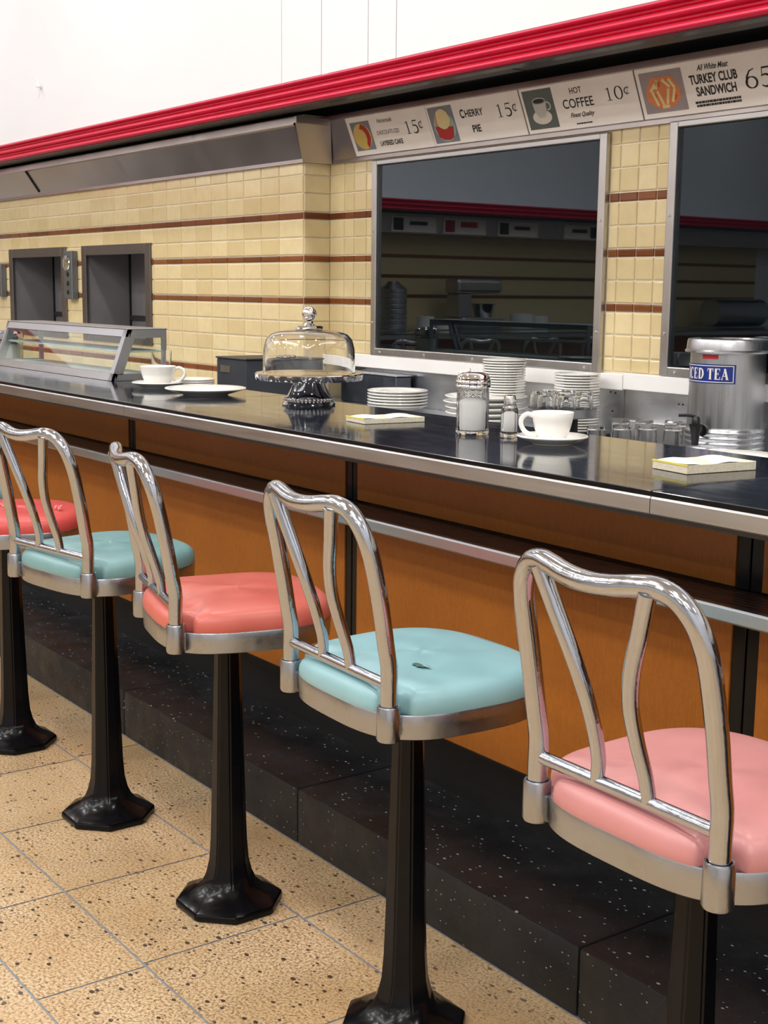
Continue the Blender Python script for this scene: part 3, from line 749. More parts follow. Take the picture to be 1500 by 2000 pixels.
def make_stool(name, vinylm, label, loc_, rz, seed=0, dz=0.0):
    e = empty(name, (loc_[0], loc_[1], 0), label, 'stool', 'swivel stools along the counter')
    # pedestal: octagonal cast column with flared foot
    bm = bmesh.new()
    prof = [(0, 0.001), (0.108, 0.001), (0.111, 0.006), (0.110, 0.014), (0.106, 0.018), (0.090, 0.0245), (0.072, 0.0345), (0.057, 0.049), (0.048, 0.068), (0.0415, 0.095), (0.038, 0.14), (0.0362, 0.20), (0.0262, 0.565), (0.06, 0.570), (0.06, 0.585), (0, 0.585)]
    lathe(bm, prof, seg=8, a0=PI / 8); bmesh.ops.recalc_face_normals(bm, faces=bm.faces)
    vedges = [ed for ed in bm.edges if abs(ed.verts[0].co.z - ed.verts[1].co.z) > 0.004 and ed.verts[0].co.z < 0.57 and math.hypot(*ed.verts[0].co.xy) > 0.01 and math.hypot(*ed.verts[1].co.xy) > 0.01]
    bmesh.ops.bevel(bm, geom=vedges, offset=0.003, segments=2, affect='EDGES')
    mk('pedestal', bm, black_paint, e, smooth=38)
    st = bpy.data.objects.new('seat_assembly', None)
    Mz = Matrix.Rotation(rz, 4, 'Z')
    def part(nm, bm, mat, sm=40):
        bmesh.ops.transform(bm, matrix=Mz, verts=bm.verts[:]); return mk(nm, bm, mat, e, smooth=sm)
    # pan
    o = outline(notch=0); bm = bmesh.new(); ctr = Vector((0, YC0))
    rings = [[((ctr + (p - ctr) * s).x, (ctr + (p - ctr) * s).y, z) for p in o] for s, z in ((0.3, 0.588), (0.88, 0.588), (0.955, 0.583), (0.985, 0.5795), (0.995, 0.581), (1.0, 0.600), (1.004, 0.6165), (0.998, 0.619), (0.97, 0.6185), (0.95, 0.610), (0.3, 0.610))]
    R = loft(bm, rings); bm.faces.new(R[0][::-1]); bm.faces.new(R[-1]); bmesh.ops.recalc_face_normals(bm, faces=bm.faces)
    part('seat_pan', bm, cast)
    part('cushion', cushion_mesh(seed), vinylm, 60)
    for sx in (-1, 1):
        bm = bmesh.new(); lathe(bm, [(0, 0.583), (0.0165, 0.583), (0.0185, 0.587), (0.0180, 0.634), (0.0165, 0.637), (0.0142, 0.637), (0.0142, 0.60), (0, 0.60)], seg=28, cx=sx * 0.150, cy=-0.139)
        bmesh.ops.recalc_face_normals(bm, faces=bm.faces); part('post_socket', bm, cast)
    # hoop
    half = [(0.150, -0.139, 0.605), (0.150, -0.139, 0.66), (0.150, -0.139, 0.695), (0.150, -0.145, 0.73), (0.150, -0.155, 0.79), (0.1485, -0.167, 0.85), (0.145, -0.176, 0.885), (0.135, -0.184, 0.912), (0.116, -0.191, 0.932), (0.092, -0.197, 0.939), (0.066, -0.202, 0.937), (0.034, -0.207, 0.932)]
    path = half + [(0, -0.209, 0.930)] + [(-x, y, z) for x, y, z in reversed(half)]
    part('back_hoop', T(path, 0.0131, seg=20, n=6), chrome, 60)
    def ys(z): return -0.139 - max(0, z - 0.70) * 0.20 - 0.018 * max(0, (z - 0.74) / 0.2) - 0.010 * math.sin(PI * max(0, min(1, (z - 0.668) / 0.25)))
    for sx in (-1, 1):
        sp = [(sx * a, ys(z), z) for a, z in ((0.043, 0.668), (0.0385, 0.70), (0.0355, 0.745), (0.038, 0.79), (0.0495, 0.835), (0.067, 0.880), (0.087, 0.934))]
        part('back_spindle', T(sp, lambda t: 0.0088 + 0.0022 * t, seg=16, n=5), chrome, 60)
    part('back_crossbar', T([(-0.148, -0.139, 0.668), (0.148, -0.139, 0.668)], 0.0088, seg=16, smooth=False), chrome, 60)
    return e
SX = [-1.073, -1.69, -2.289, -2.882, -3.482, -4.082]
sD = make_stool('counter_stool', teal, 'chrome-back stool with pale teal seat torn on top, second from the right', (-1.70, 1.295), math.radians(-3), 2)
sE = make_stool('counter_stool', pink, 'chrome-back stool with pink seat, nearest at the lower right corner', (-1.052, 1.262), math.radians(-1), 1)
sC = make_stool('counter_stool', coral, 'chrome-back stool with coral seat turned sideways, standing between two teal stools', (SX[2], 1.285), math.radians(-14), 3)
sB = make_stool('counter_stool', teal_d, 'chrome-back stool with dull teal seat, between the coral stool and the cut-off red one', (-2.86, 1.277), math.radians(10), 4)
sA = make_stool('counter_stool', coral_red, 'stool with torn coral-red seat, cut off by the left picture edge', (SX[4], 1.285), math.radians(-18), 5)
sF = make_stool('counter_stool', teal, 'stool with teal seat, only its tip showing at the far left edge', (SX[5] + 0.04, 1.285), math.radians(12), 6)
# tears and stains in the seats
TX, TY = 0.071, -0.034
def blob(x, y, z, r, e_, mat, name='tear', rough=0.5, seed=1):
    rr = random.Random(seed); bm = bmesh.new(); n = 14
    vs = [bm.verts.new((x + r * math.cos(2 * PI * i / n) * rr.uniform(rough, 1.2), y + r * 0.6 * math.sin(2 * PI * i / n) * rr.uniform(rough, 1.2), z)) for i in range(n)]
    e = [q for q in children(e_) if q.name.startswith('cushion')][0]
    c = bm.verts.new((x, y, z + 0.0015))
    for i in range(n): bm.faces.new((vs[i], vs[(i + 1) % n], c))
    return mk(name, bm, mat, e)
blob(TX, TY, 0.6650, 0.016, sD, plain('tear_dark', (60, 92, 90), 0.9), seed=3)
blob(TX + 0.010, TY + 0.004, 0.6660, 0.010, sD, teal_d, 'torn_flap', seed=5)
blob(-0.045, -0.085, 0.664, 0.006, sD, plain('stain_brown', (110, 90, 70), 0.9), 'stain', seed=8)
for i, (x, y, r) in enumerate(((0.12, 0.09, 0.012), (-0.02, 0.0, 0.014), (-0.05, 0.02, 0.01), (0.02, -0.01, 0.009))):
    b = bmesh.new(); rr = random.Random(i)
    for k in range(9):
        p = Vector((x + rr.uniform(-r, r), y + rr.uniform(-r, r), 0.6655)); tube(b, [p, p + Vector((rr.uniform(-.004, .004), rr.uniform(-.004, .004), rr.uniform(.003, .010)))], 0.0028, seg=6, smooth=False)
    mk('torn_stuffing', b, red_tear, [q for q in children(sA) if q.name.startswith('cushion')][0])
mk('clamp_screw', L([(0.006, 0), (0.005, 0.004), (0, 0.004)], seg=12), chrome, sE, loc=(0.0, -0.0285, 0.52)).rotation_euler = (PI / 2, 0, 0)

# ------------------------------------------------------------------ tableware
def saucer(name, r, h, label=None, group=None, loc_=(0, 0, 0), seg=48, parent=None, cat='plate'):
    prof = [(0, 0.0005), (r * 0.55, 0.0005), (r * 0.57, 0.003), (r * 0.72, h * 0.34), (r - 0.0035, h - 0.0052), (r - 0.0008, h - 0.0042), (r, h - 0.0026), (r - 0.0010, h - 0.0007), (r - 0.0035, h), (r * 0.72, h * 0.60), (r * 0.55, 0.0055), (0, 0.0045)]
    o = mk(name, L(prof, seg=seg), ceramic, parent, smooth=45, loc=loc_)
    if label: tag(o, label, cat, group)
    return o
def cup(loc_, rt, h, ang, label):
    e = empty('coffee_cup', loc_, label, 'cup')
    rb = rt * 0.62
    prof = [(0, 0.001), (rb * 0.85, 0.001), (rb, 0.003), (rb * 1.10, h * 0.12), (rt * 0.85, h * 0.45), (rt * 0.945, h * 0.75), (rt, h * 0.985), (rt * 0.985, h), (rt * 0.955, h * 0.985), (rt * 0.91, h * 0.7), (rt * 0.82, h * 0.42), (rb * 0.95, 0.010), (0, 0.007)]
    mk('cup_body', L(prof, seg=56), ceramic, e, smooth=50)
    c, s = math.cos(ang), math.sin(ang)
    pts = [(rt * 0.93, h * 0.86), (rt * 1.18, h * 0.92), (rt * 1.42, h * 0.80), (rt * 1.48, h * 0.58), (rt * 1.30, h * 0.33), (rt * 0.98, h * 0.20), (rt * 0.78, h * 0.17)]
    mk('cup_handle', T([(p * c, p * s, z) for p, z in pts], 0.0048, seg=12), ceramic, e, smooth=60)
    return e
LEFT = math.atan2(-0.809, -0.588); RIGHT = math.atan2(0.809, 0.588)
saucer('saucer', 0.0695, 0.019, 'white saucer under the coffee cup beside the salt shaker', None, (-1.912, 1.798, ZC), cat='saucer')
cup((-1.914, 1.799, ZC + 0.0062), 0.0415, 0.057, LEFT, 'white coffee cup with handle to the left, beside the salt shaker')
saucer('saucer', 0.075, 0.019, 'white saucer under the coffee cup beside the glass display case', None, (-3.615, 1.800, ZC), cat='saucer')
cup((-3.61, 1.800, ZC + 0.0070), 0.0535, 0.058, RIGHT, 'white coffee cup with handle to the right, beside the glass display case')
saucer('dinner_plate', 0.113, 0.021, 'empty white dinner plate lying on the counter left of the cake stand', None, (-3.318, 1.800, ZC))

# cake stand
e = empty('cake_stand', (-2.900, 1.872, ZC), 'silver pedestal cake stand with scalloped rim, under the glass dome', 'cake stand')
mk('pedestal', L([(0, 0.0), (0.067, 0.0), (0.069, 0.003), (0.064, 0.010), (0.060, 0.014), (0.062, 0.020), (0.056, 0.024), (0.048, 0.040), (0.040, 0.056), (0.036, 0.068), (0.05, 0.0705), (0, 0.0705)], seg=56), bright_chrome, e, smooth=40)
b = bmesh.new()
for i in range(36):
    a = 2 * PI * i / 36; bmesh.ops.create_icosphere(b, subdivisions=1, radius=0.0045, matrix=Matrix.Translation((0.0615 * math.cos(a), 0.0615 * math.sin(a), 0.0165)))
mk('beaded_ring', b, bright_chrome, e, smooth=60)
sc = lambda a, z: 1 + (0.012 * abs(math.sin(a * 12)) if z < 0.08 else 0)
mk('stand_plate', L([(0, 0.071), (0.128, 0.071), (0.130, 0.065), (0.134, 0.065), (0.1365, 0.072), (0.1385, 0.080), (0.136, 0.0825), (0.122, 0.0800), (0, 0.0795)], seg=144, fn=lambda a, z: 1 + (0.012 * abs(math.sin(a * 12)) if z < 0.0799 and z > 0.06 else 0)), bright_chrome, e, smooth=40)
e = empty('glass_dome', (-2.900, 1.872, ZC + 0.0822), 'clear glass dome with round knob covering the cake stand', 'glass dome')
do = [(0.118, 0.0), (0.1175, 0.03), (0.116, 0.062), (0.110, 0.085), (0.098, 0.098), (0.08, 0.105), (0.05, 0.109), (0.0, 0.111)]
di = [(0.0, 0.1075), (0.05, 0.1055), (0.078, 0.1015), (0.095, 0.095), (0.1065, 0.083), (0.1125, 0.061), (0.114, 0.03), (0.1145, 0.0)]
mk('dome_body', L([(0.118, 0.0005)] + do[1:] + di[:-1] + [(0.1145, 0.0005)], seg=72, closed=True), glass_m, e, smooth=60)
dc = mk('dome_collar', L([(0, 0.1112), (0.034, 0.1112), (0.036, 0.115), (0.033, 0.119), (0.016, 0.121), (0.010, 0.126), (0.010, 0.131), (0, 0.131)], seg=12), bright_chrome, e, smooth=20)
mk('dome_knob', L([(0, 0.1312)] + [(0.0185 * math.sin(math.radians(t)), 0.1495 - 0.0185 * math.cos(math.radians(t))) for t in range(15, 180, 11)] + [(0, 0.168)], seg=20), bright_chrome, dc, smooth=25)

# sugar dispenser and salt shaker
e = empty('sugar_dispenser', (-2.140, 1.785, ZC), 'tall fluted glass sugar pourer with chrome lid, left of the salt shaker', 'sugar dispenser')
fl = lambda a, z: 1 + (0.022 * abs(math.cos(a * 9)) if 0.012 < z < 0.092 else 0.012)
mk('jar', L([(0, 0.0005), (0.0335, 0.0005), (0.0345, 0.004), (0.0335, 0.013), (0.0330, 0.03), (0.0330, 0.085), (0.0325, 0.093), (0.0315, 0.098), (0.030, 0.098), (0.0300, 0.085), (0.0300, 0.02), (0.0275, 0.008), (0, 0.007)], seg=108, fn=fl), glass_m, e, smooth=35)
mk('sugar', L([(0, 0.009), (0.0275, 0.0095), (0.0292, 0.020), (0.0292, 0.066), (0.02, 0.073), (0, 0.077)], seg=40), sugar_m, e, smooth=60)
mk('lid', L([(0.033, 0.096), (0.0365, 0.097), (0.0365, 0.101), (0.0350, 0.103), (0.0365, 0.105), (0.0365, 0.110), (0.034, 0.113), (0.035, 0.116), (0.032, 0.122), (0.022, 0.127), (0.0, 0.128)], seg=48), bright_chrome, e, smooth=40)
b = bmesh.new(); box(b, -0.013, 0.013, -0.009, 0.009, -0.001, 0.0015, 0.001); o = mk('pour_flap', b, bright_chrome, e, loc=(-0.014, -0.012, 0.128)); o.rotation_euler = (0.3, -0.35, 0.9)
e = empty('salt_shaker', (-2.055, 1.812, ZC), 'small faceted glass salt shaker between sugar pourer and coffee cup', 'salt shaker')
mk('jar', L([(0, 0.0005), (0.0185, 0.0005), (0.0195, 0.003), (0.0188, 0.012), (0.0180, 0.045), (0.0175, 0.056), (0.0135, 0.066), (0.0118, 0.070), (0.0105, 0.070), (0.0125, 0.062), (0.0160, 0.054), (0.0162, 0.012), (0.012, 0.008), (0, 0.007)], seg=12), glass_m, e, smooth=20)
mk('salt', L([(0, 0.009), (0.0135, 0.010), (0.0155, 0.014), (0.0155, 0.046), (0.008, 0.051), (0, 0.052)], seg=24), sugar_m, e, smooth=60)
mk('cap', L([(0.0125, 0.067), (0.0130, 0.074), (0.0125, 0.080), (0.0105, 0.085), (0.0, 0.0865)], seg=24), bright_chrome, e, smooth=40)

# order pads
def pad(c, lx, ly, h, rz, label):
    e = empty('order_pad', (c[0], c[1], ZC), label, 'order pad', None, rz)
    mk('page_block', B(-lx / 2, lx / 2, -ly / 2, ly / 2, 0.0005, h, 0.0006), paper_edge, e)
    b = bmesh.new(); k = 10; R1 = []
    for j in range(k + 1):
        yy = -ly / 2 + ly * j / k; R1.append([b.verts.new((x, yy, h + 0.0006 + 0.0016 * math.sin(j * 1.1 + x * 30))) for x in (-lx / 2, 0, lx / 2)])
    for A, Bq in zip(R1, R1[1:]):
        for i in range(2): b.faces.new((A[i], A[i + 1], Bq[i + 1], Bq[i]))
    mk('top_sheet', b, paper, e, smooth=60)
    mk('yellow_binding', B(-lx / 2 - 0.0005, lx / 2 + 0.0005, -ly / 2 - 0.0008, -ly / 2 + 0.003, h - 0.002, h + 0.001), yellow, e)
pad((-2.447, 1.785), 0.088, 0.155, 0.0115, math.radians(-7), 'cream order pad with thick pages lying right of the cake stand')
pad((-1.503, 1.765), 0.088, 0.150, 0.0150, math.radians(-8), 'thick cream order pad with yellow top edge, below the iced tea urn')
e = pad
# small plates on the counter behind the left cup
for i in range(3):
    o = saucer('side_plate', 0.062, 0.012, ['bottom', 'middle', 'top'][i] + ' one of the small pale plates stacked behind the coffee cup by the case', 'small plates behind the left coffee cup', (-3.62, 1.925, ZC + 0.0005 + i * 0.0062), seg=40)
# water glass behind the cup
e = empty('water_glass', (-3.835, 1.925, ZC), 'straight clear water glass standing behind the left coffee cup', 'glass')
mk('glass_body', L([(0, 0.0005), (0.028, 0.0005), (0.0325, 0.10), (0.031, 0.10), (0.0268, 0.009), (0, 0.008)], seg=32), glass_m, e, smooth=40)

# straw / sugar jar at the far left of the case
e = empty('straw_dispenser', (-5.10, 1.905, ZC), 'glass jar with chrome lid at the left edge, beyond the display case', 'jar')
mk('jar', L([(0, 0.0005), (0.055, 0.0005), (0.056, 0.085), (0.053, 0.085), (0.052, 0.01), (0, 0.008)], seg=48), thin_glass, e, smooth=40)
mk('packets', L([(0, 0.012), (0.045, 0.012), (0.045, 0.07), (0.03, 0.078), (0, 0.074)], seg=9), paper, e)
mk('lid', L([(0.058, 0.083), (0.060, 0.088), (0.058, 0.112), (0.050, 0.120), (0, 0.126)], seg=40, fn=lambda a, z: 1 + 0.01 * math.sin(a * 20)), chrome, e, smooth=40)

# ------------------------------------------------------------------ display case
CX0, CX1, CYF, CYT, CYB, CZ = -4.968, -3.930, 1.797, 1.858, 1.992, 1.1225
e = empty('display_case', (-4.45, 1.90, ZC), 'low steel and glass display case with slanted front on the counter', 'display case')
def lcz(bm): bmesh.ops.translate(bm, verts=bm.verts[:], vec=(4.45, -1.90, -ZC)); return bm
def fy(z): return CYF + (CYT - CYF) * (z - ZC) / (CZ - ZC)
bm = bmesh.new()
def bar(z0, z1, x0, x1, t=0.010): prism_x(bm, [(fy(z0), z0), (fy(z0) + t, z0), (fy(z1) + t, z1), (fy(z1), z1)], x0, x1)
bar(ZC + 0.001, ZC + 0.024, CX0, CX1); bar(CZ - 0.026, CZ - 0.004, CX0, CX1)
bar(ZC + 0.001, CZ - 0.004, CX0, CX0 + 0.016, 0.013); bar(ZC + 0.001, CZ - 0.004, CX1 - 0.026, CX1, 0.016)
mk('front_frame', lcz(bm), brushed, e)
for xa, xb in ((CX0, CX0 + 0.008), (CX1 - 0.008, CX1)):
    bm = bmesh.new()
    box(bm, xa, xb, CYF + 0.016, CYB, ZC + 0.001, ZC + 0.022); box(bm, xa, xb, fy(CZ) + 0.005, CYB, CZ - 0.03, CZ - 0.004)
    box(bm, xa, xb, CYB - 0.016, CYB, ZC + 0.022, CZ - 0.03)
    prism_x(bm, [(fy(ZC + 0.02) + 0.016, ZC + 0.02), (fy(ZC + 0.02) + 0.034, ZC + 0.02), (fy(CZ - 0.03) + 0.034, CZ - 0.03), (fy(CZ - 0.03) + 0.016, CZ - 0.03)], xa, xb)
    mk('end_frame', lcz(bm), brushed, e)
bm = bmesh.new(); box(bm, CX0, CX1 + 0.002, CYT - 0.003, CYB + 0.002, CZ - 0.004, CZ, bev=0.001); mk('top_panel', lcz(bm), brushed, e)
bm = bmesh.new(); prism_x(bm, [(fy(ZC + 0.022) + 0.004, ZC + 0.022), (fy(ZC + 0.022) + 0.006, ZC + 0.022), (fy(CZ - 0.024) + 0.006, CZ - 0.024), (fy(CZ - 0.024) + 0.004, CZ - 0.024)], CX0 + 0.015, CX1 - 0.025)
mk('front_pane', lcz(bm), pane_m, e)
bm = bmesh.new(); box(bm, CX1 - 0.005, CX1 - 0.003, CYF + 0.04, CYB - 0.015, ZC + 0.02, CZ - 0.028); mk('end_pane', lcz(bm), pane_m, e)
bm = bmesh.new(); box(bm, CX0 + 0.009, CX1 - 0.009, fy(1.05) + 0.02, CYB - 0.004, 1.0465, 1.0515, bev=0.001); mk('glass_shelf', lcz(bm), shelf_glass_edge, e)
bm = bmesh.new(); box(bm, CX0 + 0.009, CX1 - 0.009, CYF + 0.02, CYB - 0.002, ZC + 0.003, ZC + 0.018); mk('base_tray', lcz(bm), white_lam, e)

# ------------------------------------------------------------------ back counter
e = empty('back_counter', (-6.5, 2.6, 0.001), 'steel back counter along the tiled wall, behind the main counter at the left', 'counter')
mk('worktop', B(-2.1, 2.08, -0.24, 0.205, 0.811, 0.837, 0.003, 2), brushed, e)
mk('cabinet_body', B(-2.1, 2.08, -0.18, 0.19, 0.0, 0.8105), frame_m, e)
e = empty('work_counter', (-3.7, 2.6, 0.001), 'steel work counter under the left dark window, carrying the plate stacks', 'counter')
mk('worktop', B(-0.695, 0.868, -0.24, 0.325, 0.811, 0.837, 0.003, 2), brushed, e)
mk('cabinet_body', B(-0.69, 0.868, -0.18, 0.32, 0.0, 0.8105), frame_m, e)
e = empty('drainboard', (-1.3, 2.6, 0.001), 'lower steel drainboard with upside-down glasses, tray and iced tea urn', 'drainboard')
mk('steel_top', B(-1.529, 1.7, -0.24, 0.325, 0.758, 0.784, 0.003, 2), brushed, e)
mk('cabinet_body', B(-1.527, 1.7, -0.18, 0.32, 0.0, 0.7575), frame_m, e)
o = mk('raised_shelf', B(-0.105, 0.27, -0.02, 0.025, 0, 0.099, 0.002, 2), frame_m, loc=(-2.715, 2.905, 0.7855))
tag(o, 'steel ledge against the splashback behind the upside-down tall glasses', 'ledge')
bm = bmesh.new(); box(bm, XC + 0.006, -2.814, YW - 0.008, YW + 0.001, 0.77, 0.965); box(bm, -2.810, 3, YW - 0.008, YW + 0.001, 0.77, 0.968)
o = tag(mk('trim_5', bm, splash), kind='structure')
bm = bmesh.new()
for x, z in ((-2.85, 0.955), (-2.87, 0.957), (-2.60, 0.94), (-2.585, 0.94), (-2.86, 0.90)):
    lathe(bm, [(0.003, 0), (0.003, 0.001), (0, 0.001)], seg=8); vs = bm.verts[-17:]
    bmesh.ops.rotate(bm, verts=vs, cent=(0, 0, 0), matrix=Matrix.Rotation(PI / 2, 3, 'X')); bmesh.ops.translate(bm, verts=vs, vec=(x, YW - 0.008, z))
mk('screw_holes', bm, black_plain, o)

# dark equipment box with a label, beside the corner
e = empty('ice_cream_cabinet', (-4.32, 2.625, 0.8385), 'dark metal box with small label plate, left behind the cake stand', 'cabinet')
cb = mk('body', B(-0.108, 0.108, -0.175, 0.17, 0.0, 0.157, 0.003), navy_box, e)
mk('top_lid', B(-0.112, 0.112, -0.179, 0.174, 0.1575, 0.164, 0.002), dark_grey, e)
mk('label_plate', B(-0.075, -0.005, -0.178, -0.1755, 0.108, 0.132), frame_m, cb)
b = bmesh.new(); rr = random.Random(4)
for i in range(22):
    bmesh.ops.create_icosphere(b, subdivisions=2, radius=rr.uniform(0.008, 0.014), matrix=Matrix.Translation((-0.06 + i * 0.006 + rr.uniform(-.004, .004), 0.03 + rr.uniform(-.05, .05), 0.170)) @ Matrix.Diagonal((1.6, 1.2, 0.6, 1)))
mk('wrapped_handle', b, MATS['chrome'], e, smooth=60)
e = empty('steel_pan', (-3.99, 2.885, 0.8385), 'low blue-grey steel pan on the back counter right of the cake stand', 'pan')
mk('pan_body', B(-0.205, 0.145, -0.035, 0.035, 0, 0.108, 0.004), metal('pan_steel', (118, 124, 134), 0.35, 0.45), e)
mk('pan_rim', B(-0.208, 0.148, -0.038, 0.038, 0.1085, 0.113, 0.002), brushed, e)

# ------------------------------------------------------------------ stacks on the back counter
ORD = ['bottom', 'second', 'third', 'fourth', 'fifth', 'sixth', 'seventh', 'eighth', 'ninth', 'tenth', 'eleventh', 'twelfth', 'thirteenth', 'fourteenth', 'fifteenth', 'sixteenth', 'seventeenth', 'eighteenth', 'nineteenth', 'twentieth', 'twenty-first']
def stack(name, r, h, pitch, n, x, y, z, what, where, group, cat, jit=0.0, seg=48, prof=None, top='topmost'):
    rr = random.Random(n); first = None
    for i in range(n):
        lb_ = '%s %s, %s' % (('%s' % ORD[i] if i == 0 else ('topmost' if i == n - 1 else ORD[i] + ' from the bottom,')), what, where)
        p = (x + rr.uniform(-jit, jit), y + rr.uniform(-jit, jit), z + i * pitch)
        if i == 0:
            first = saucer(name, r, h, lb_, group, p, seg, cat=cat)
        else:
            c = first.copy(); C.objects.link(c); c.location = p; c['label'] = lb_
    return first
# thick bowls-like plates in the near stack
stack('dessert_plate', 0.104, 0.020, 0.0101, 5, -3.680, 2.735, 0.8575, 'white dessert plate', 'stacked beside the cake stand', 'dessert plates in the stack beside the cake stand', 'plate')
tag(mk('soup_bowl', L([(0, 0.0005), (0.050, 0.0005), (0.055, 0.004), (0.080, 0.015), (0.1035, 0.026), (0.1045, 0.029), (0.1025, 0.029), (0.080, 0.019), (0, 0.008)], seg=48), ceramic, smooth=45, loc=(-3.680, 2.735, 0.8385)), 'white bowl with sloping side under the stack of dessert plates', 'bowl')
stack('oval_platter', 0.131, 0.022, 0.0170, 5, -3.243, 2.755, 0.8385, 'large white plate', 'stacked behind the sugar pourer', 'large plates stacked behind the sugar pourer', 'plate', jit=0.004)
stack('bread_plate', 0.0675, 0.012, 0.0080, 14, -3.178, 2.775, 0.9290, 'small white plate', 'of the stack left of the tumblers', 'small plates in the tall stack on the large plates', 'plate', jit=0.0015)
stack('bread_plate', 0.0690, 0.012, 0.0082, 21, -2.906, 2.826, 0.8385, 'small white plate', 'of the stack behind the tumblers', 'small plates in the tall stack behind the tray of glasses', 'plate', jit=0.0015)

# tray with tumblers
TRX, TRY, TRZ = -2.748, 2.618, 0.7845
e = empty('glass_tray', (TRX, TRY, TRZ), 'round steel tray holding upside-down tumblers, behind the coffee cup', 'tray')
mk('tray_pan', L([(0, 0.122), (0.090, 0.122), (0.0955, 0.126), (0.097, 0.146), (0.100, 0.147), (0.1, 0.1485), (0.0955, 0.1475), (0.0935, 0.130), (0.088, 0.1255), (0, 0.1255)], seg=64), brushed, e, smooth=40)
mk('tray_stand', L([(0, 0.0005), (0.045, 0.0005), (0.045, 0.1215), (0, 0.1215)], seg=24), black_plain, e, smooth=40)
def tumbler(name, r, h, label, group, loc_):
    e = empty(name, loc_, label, 'glass', group)
    mk('glass_body', L([(r, 0.0), (r * 0.97, 0.012), (r * 0.93, h * 0.6), (r * 0.86, h - 0.004), (r * 0.82, h), (0, h), (0, h - 0.008), (r * 0.76, h - 0.010), (r * 0.86, h * 0.6), (r * 0.93, 0.0)], seg=24, closed=True), glass_m, e, smooth=35)
    return e
t0 = None
spots = [(0.067, 2 * PI * i / 7 + 0.3) for i in range(7)] + [(0.0, 0)]
CL = ['at one o\'clock', 'second round', 'third round', 'fourth round', 'fifth round', 'sixth round', 'seventh round', 'in the middle']
order = sorted(range(8), key=lambda i: (TRX + spots[i][0] * math.cos(spots[i][1])) * 0.588 + (TRY + spots[i][0] * math.sin(spots[i][1])) * 0.809)
NM = ['first', 'second', 'third', 'fourth', 'fifth', 'sixth', 'seventh', 'eighth']
for k, i in enumerate(order):
    p = (TRX + spots[i][0] * math.cos(spots[i][1]), TRY + spots[i][0] * math.sin(spots[i][1]), TRZ + 0.1262)
    lb_ = 'small upside-down tumbler on the round steel tray, %s from the left' % NM[k]
    if t0 is None: t0 = tumbler('tumbler', 0.0255, 0.066, lb_, 'tumblers on the steel tray', p)
    else: dup(t0, p, label=lb_)
t1 = None
for i, (x, y) in enumerate(((-2.517, 2.523), (-2.484, 2.585), (-2.451, 2.647), (-2.400, 2.688), (-2.600, 2.700), (-2.570, 2.762), (-2.52, 2.825), (-2.455, 2.800))):
    lb_ = 'tall upside-down glass, %s from the left in the %s row beside the iced tea urn' % (NM[i % 4], 'front' if i < 4 else 'rear')
    if t1 is None: t1 = tumbler('tall_glass', 0.0280, 0.1195, lb_, 'upside-down glasses beside the iced tea urn', (x, y, 0.7855))
    else: dup(t1, (x, y, 0.7855), label=lb_)

# ------------------------------------------------------------------ iced tea urn
UX, UY = -2.322, 2.800; UZ = 0.7855
e = empty('iced_tea_urn', (UX, UY, UZ), 'steel iced tea urn with blue label and black tap at the right', 'urn')
bp = [(0, 0.0005), (0.100, 0.0005)]
z = 0.004
for i in range(8): bp += [(0.1015, z), (0.1035, z + 0.004), (0.1035, z + 0.0075), (0.1005, z + 0.0115)]; z += 0.0145
bp += [(0.0985, z + 0.002), (0.0985, z + 0.006), (0.0965, 0.310), (0, 0.310)]
mk('urn_body', L(bp, seg=80), brushed_v, e, smooth=40)
mk('urn_lid', L([(0.0966, 0.316), (0.110, 0.316), (0.112, 0.320), (0.108, 0.324), (0.106, 0.345), (0.104, 0.350), (0.098, 0.3515), (0.094, 0.347), (0, 0.346)], seg=80), brushed_v, e, smooth=35)
bv = L([(0.0966, 0.3101), (0.0966, 0.3159)], seg=64); mk('lid_seat', bv, frame_m, e)
toc = math.atan2(-UY, -UX)          # direction from urn to camera
def onurn(bm, a_off, z0, r):
    """bend a flat drawing (x right, z up, -y out) round the urn"""
    for v in bm.verts:
        a = toc + a_off + v.co.x / r; rr = r - v.co.y
        v.co = Vector((rr * math.cos(a), rr * math.sin(a), z0 + v.co.z))
    return bm
def grid(x0, x1, z0, z1, h, n=24):
    b = bmesh.new(); A = [b.verts.new((x0 + (x1 - x0) * i / n, -h, z0)) for i in range(n + 1)]; Bq = [b.verts.new((x0 + (x1 - x0) * i / n, -h, z1)) for i in range(n + 1)]
    for i in range(n): b.faces.new((A[i], A[i + 1], Bq[i + 1], Bq[i]))
    return b
AO = math.radians(-42); r_ = 0.0972
bl = mk('blue_label', onurn(grid(-0.092, 0.092, 0, 0.049, 0.0008), AO, 0.239, r_), blue_label, e)
b = bmesh.new()
for (x0, x1, z0, z1) in ((-0.087, 0.087, 0.0030, 0.0050), (-0.087, 0.087, 0.0440, 0.0460), (-0.087, -0.085, 0.005, 0.044), (0.085, 0.087, 0.005, 0.044)):
    n_ = 24 if x1 - x0 > 0.01 else 1
    A = [b.verts.new((x0 + (x1 - x0) * i / n_, -0.0011, z0)) for i in range(n_ + 1)]; Bq = [b.verts.new((x0 + (x1 - x0) * i / n_, -0.0011, z1)) for i in range(n_ + 1)]
    for i in range(n_): b.faces.new((A[i], A[i + 1], Bq[i + 1], Bq[i]))
xx = -0.057
for ch, wd in (('I', 0.011), ('C', 0.021), ('E', 0.020), ('D', 0.022), (' ', 0.010), ('T', 0.021), ('E', 0.020), ('A', 0.023)):
    if ch != ' ':
        glyph(b, ch, xx, 0.0105, wd * 0.82, 0.028)
    xx += wd * 0.9
for v in b.verts: v.co.y = -0.0012
mk('label_lettering', onurn(b, AO, 0.239, r_), pic_white, bl)
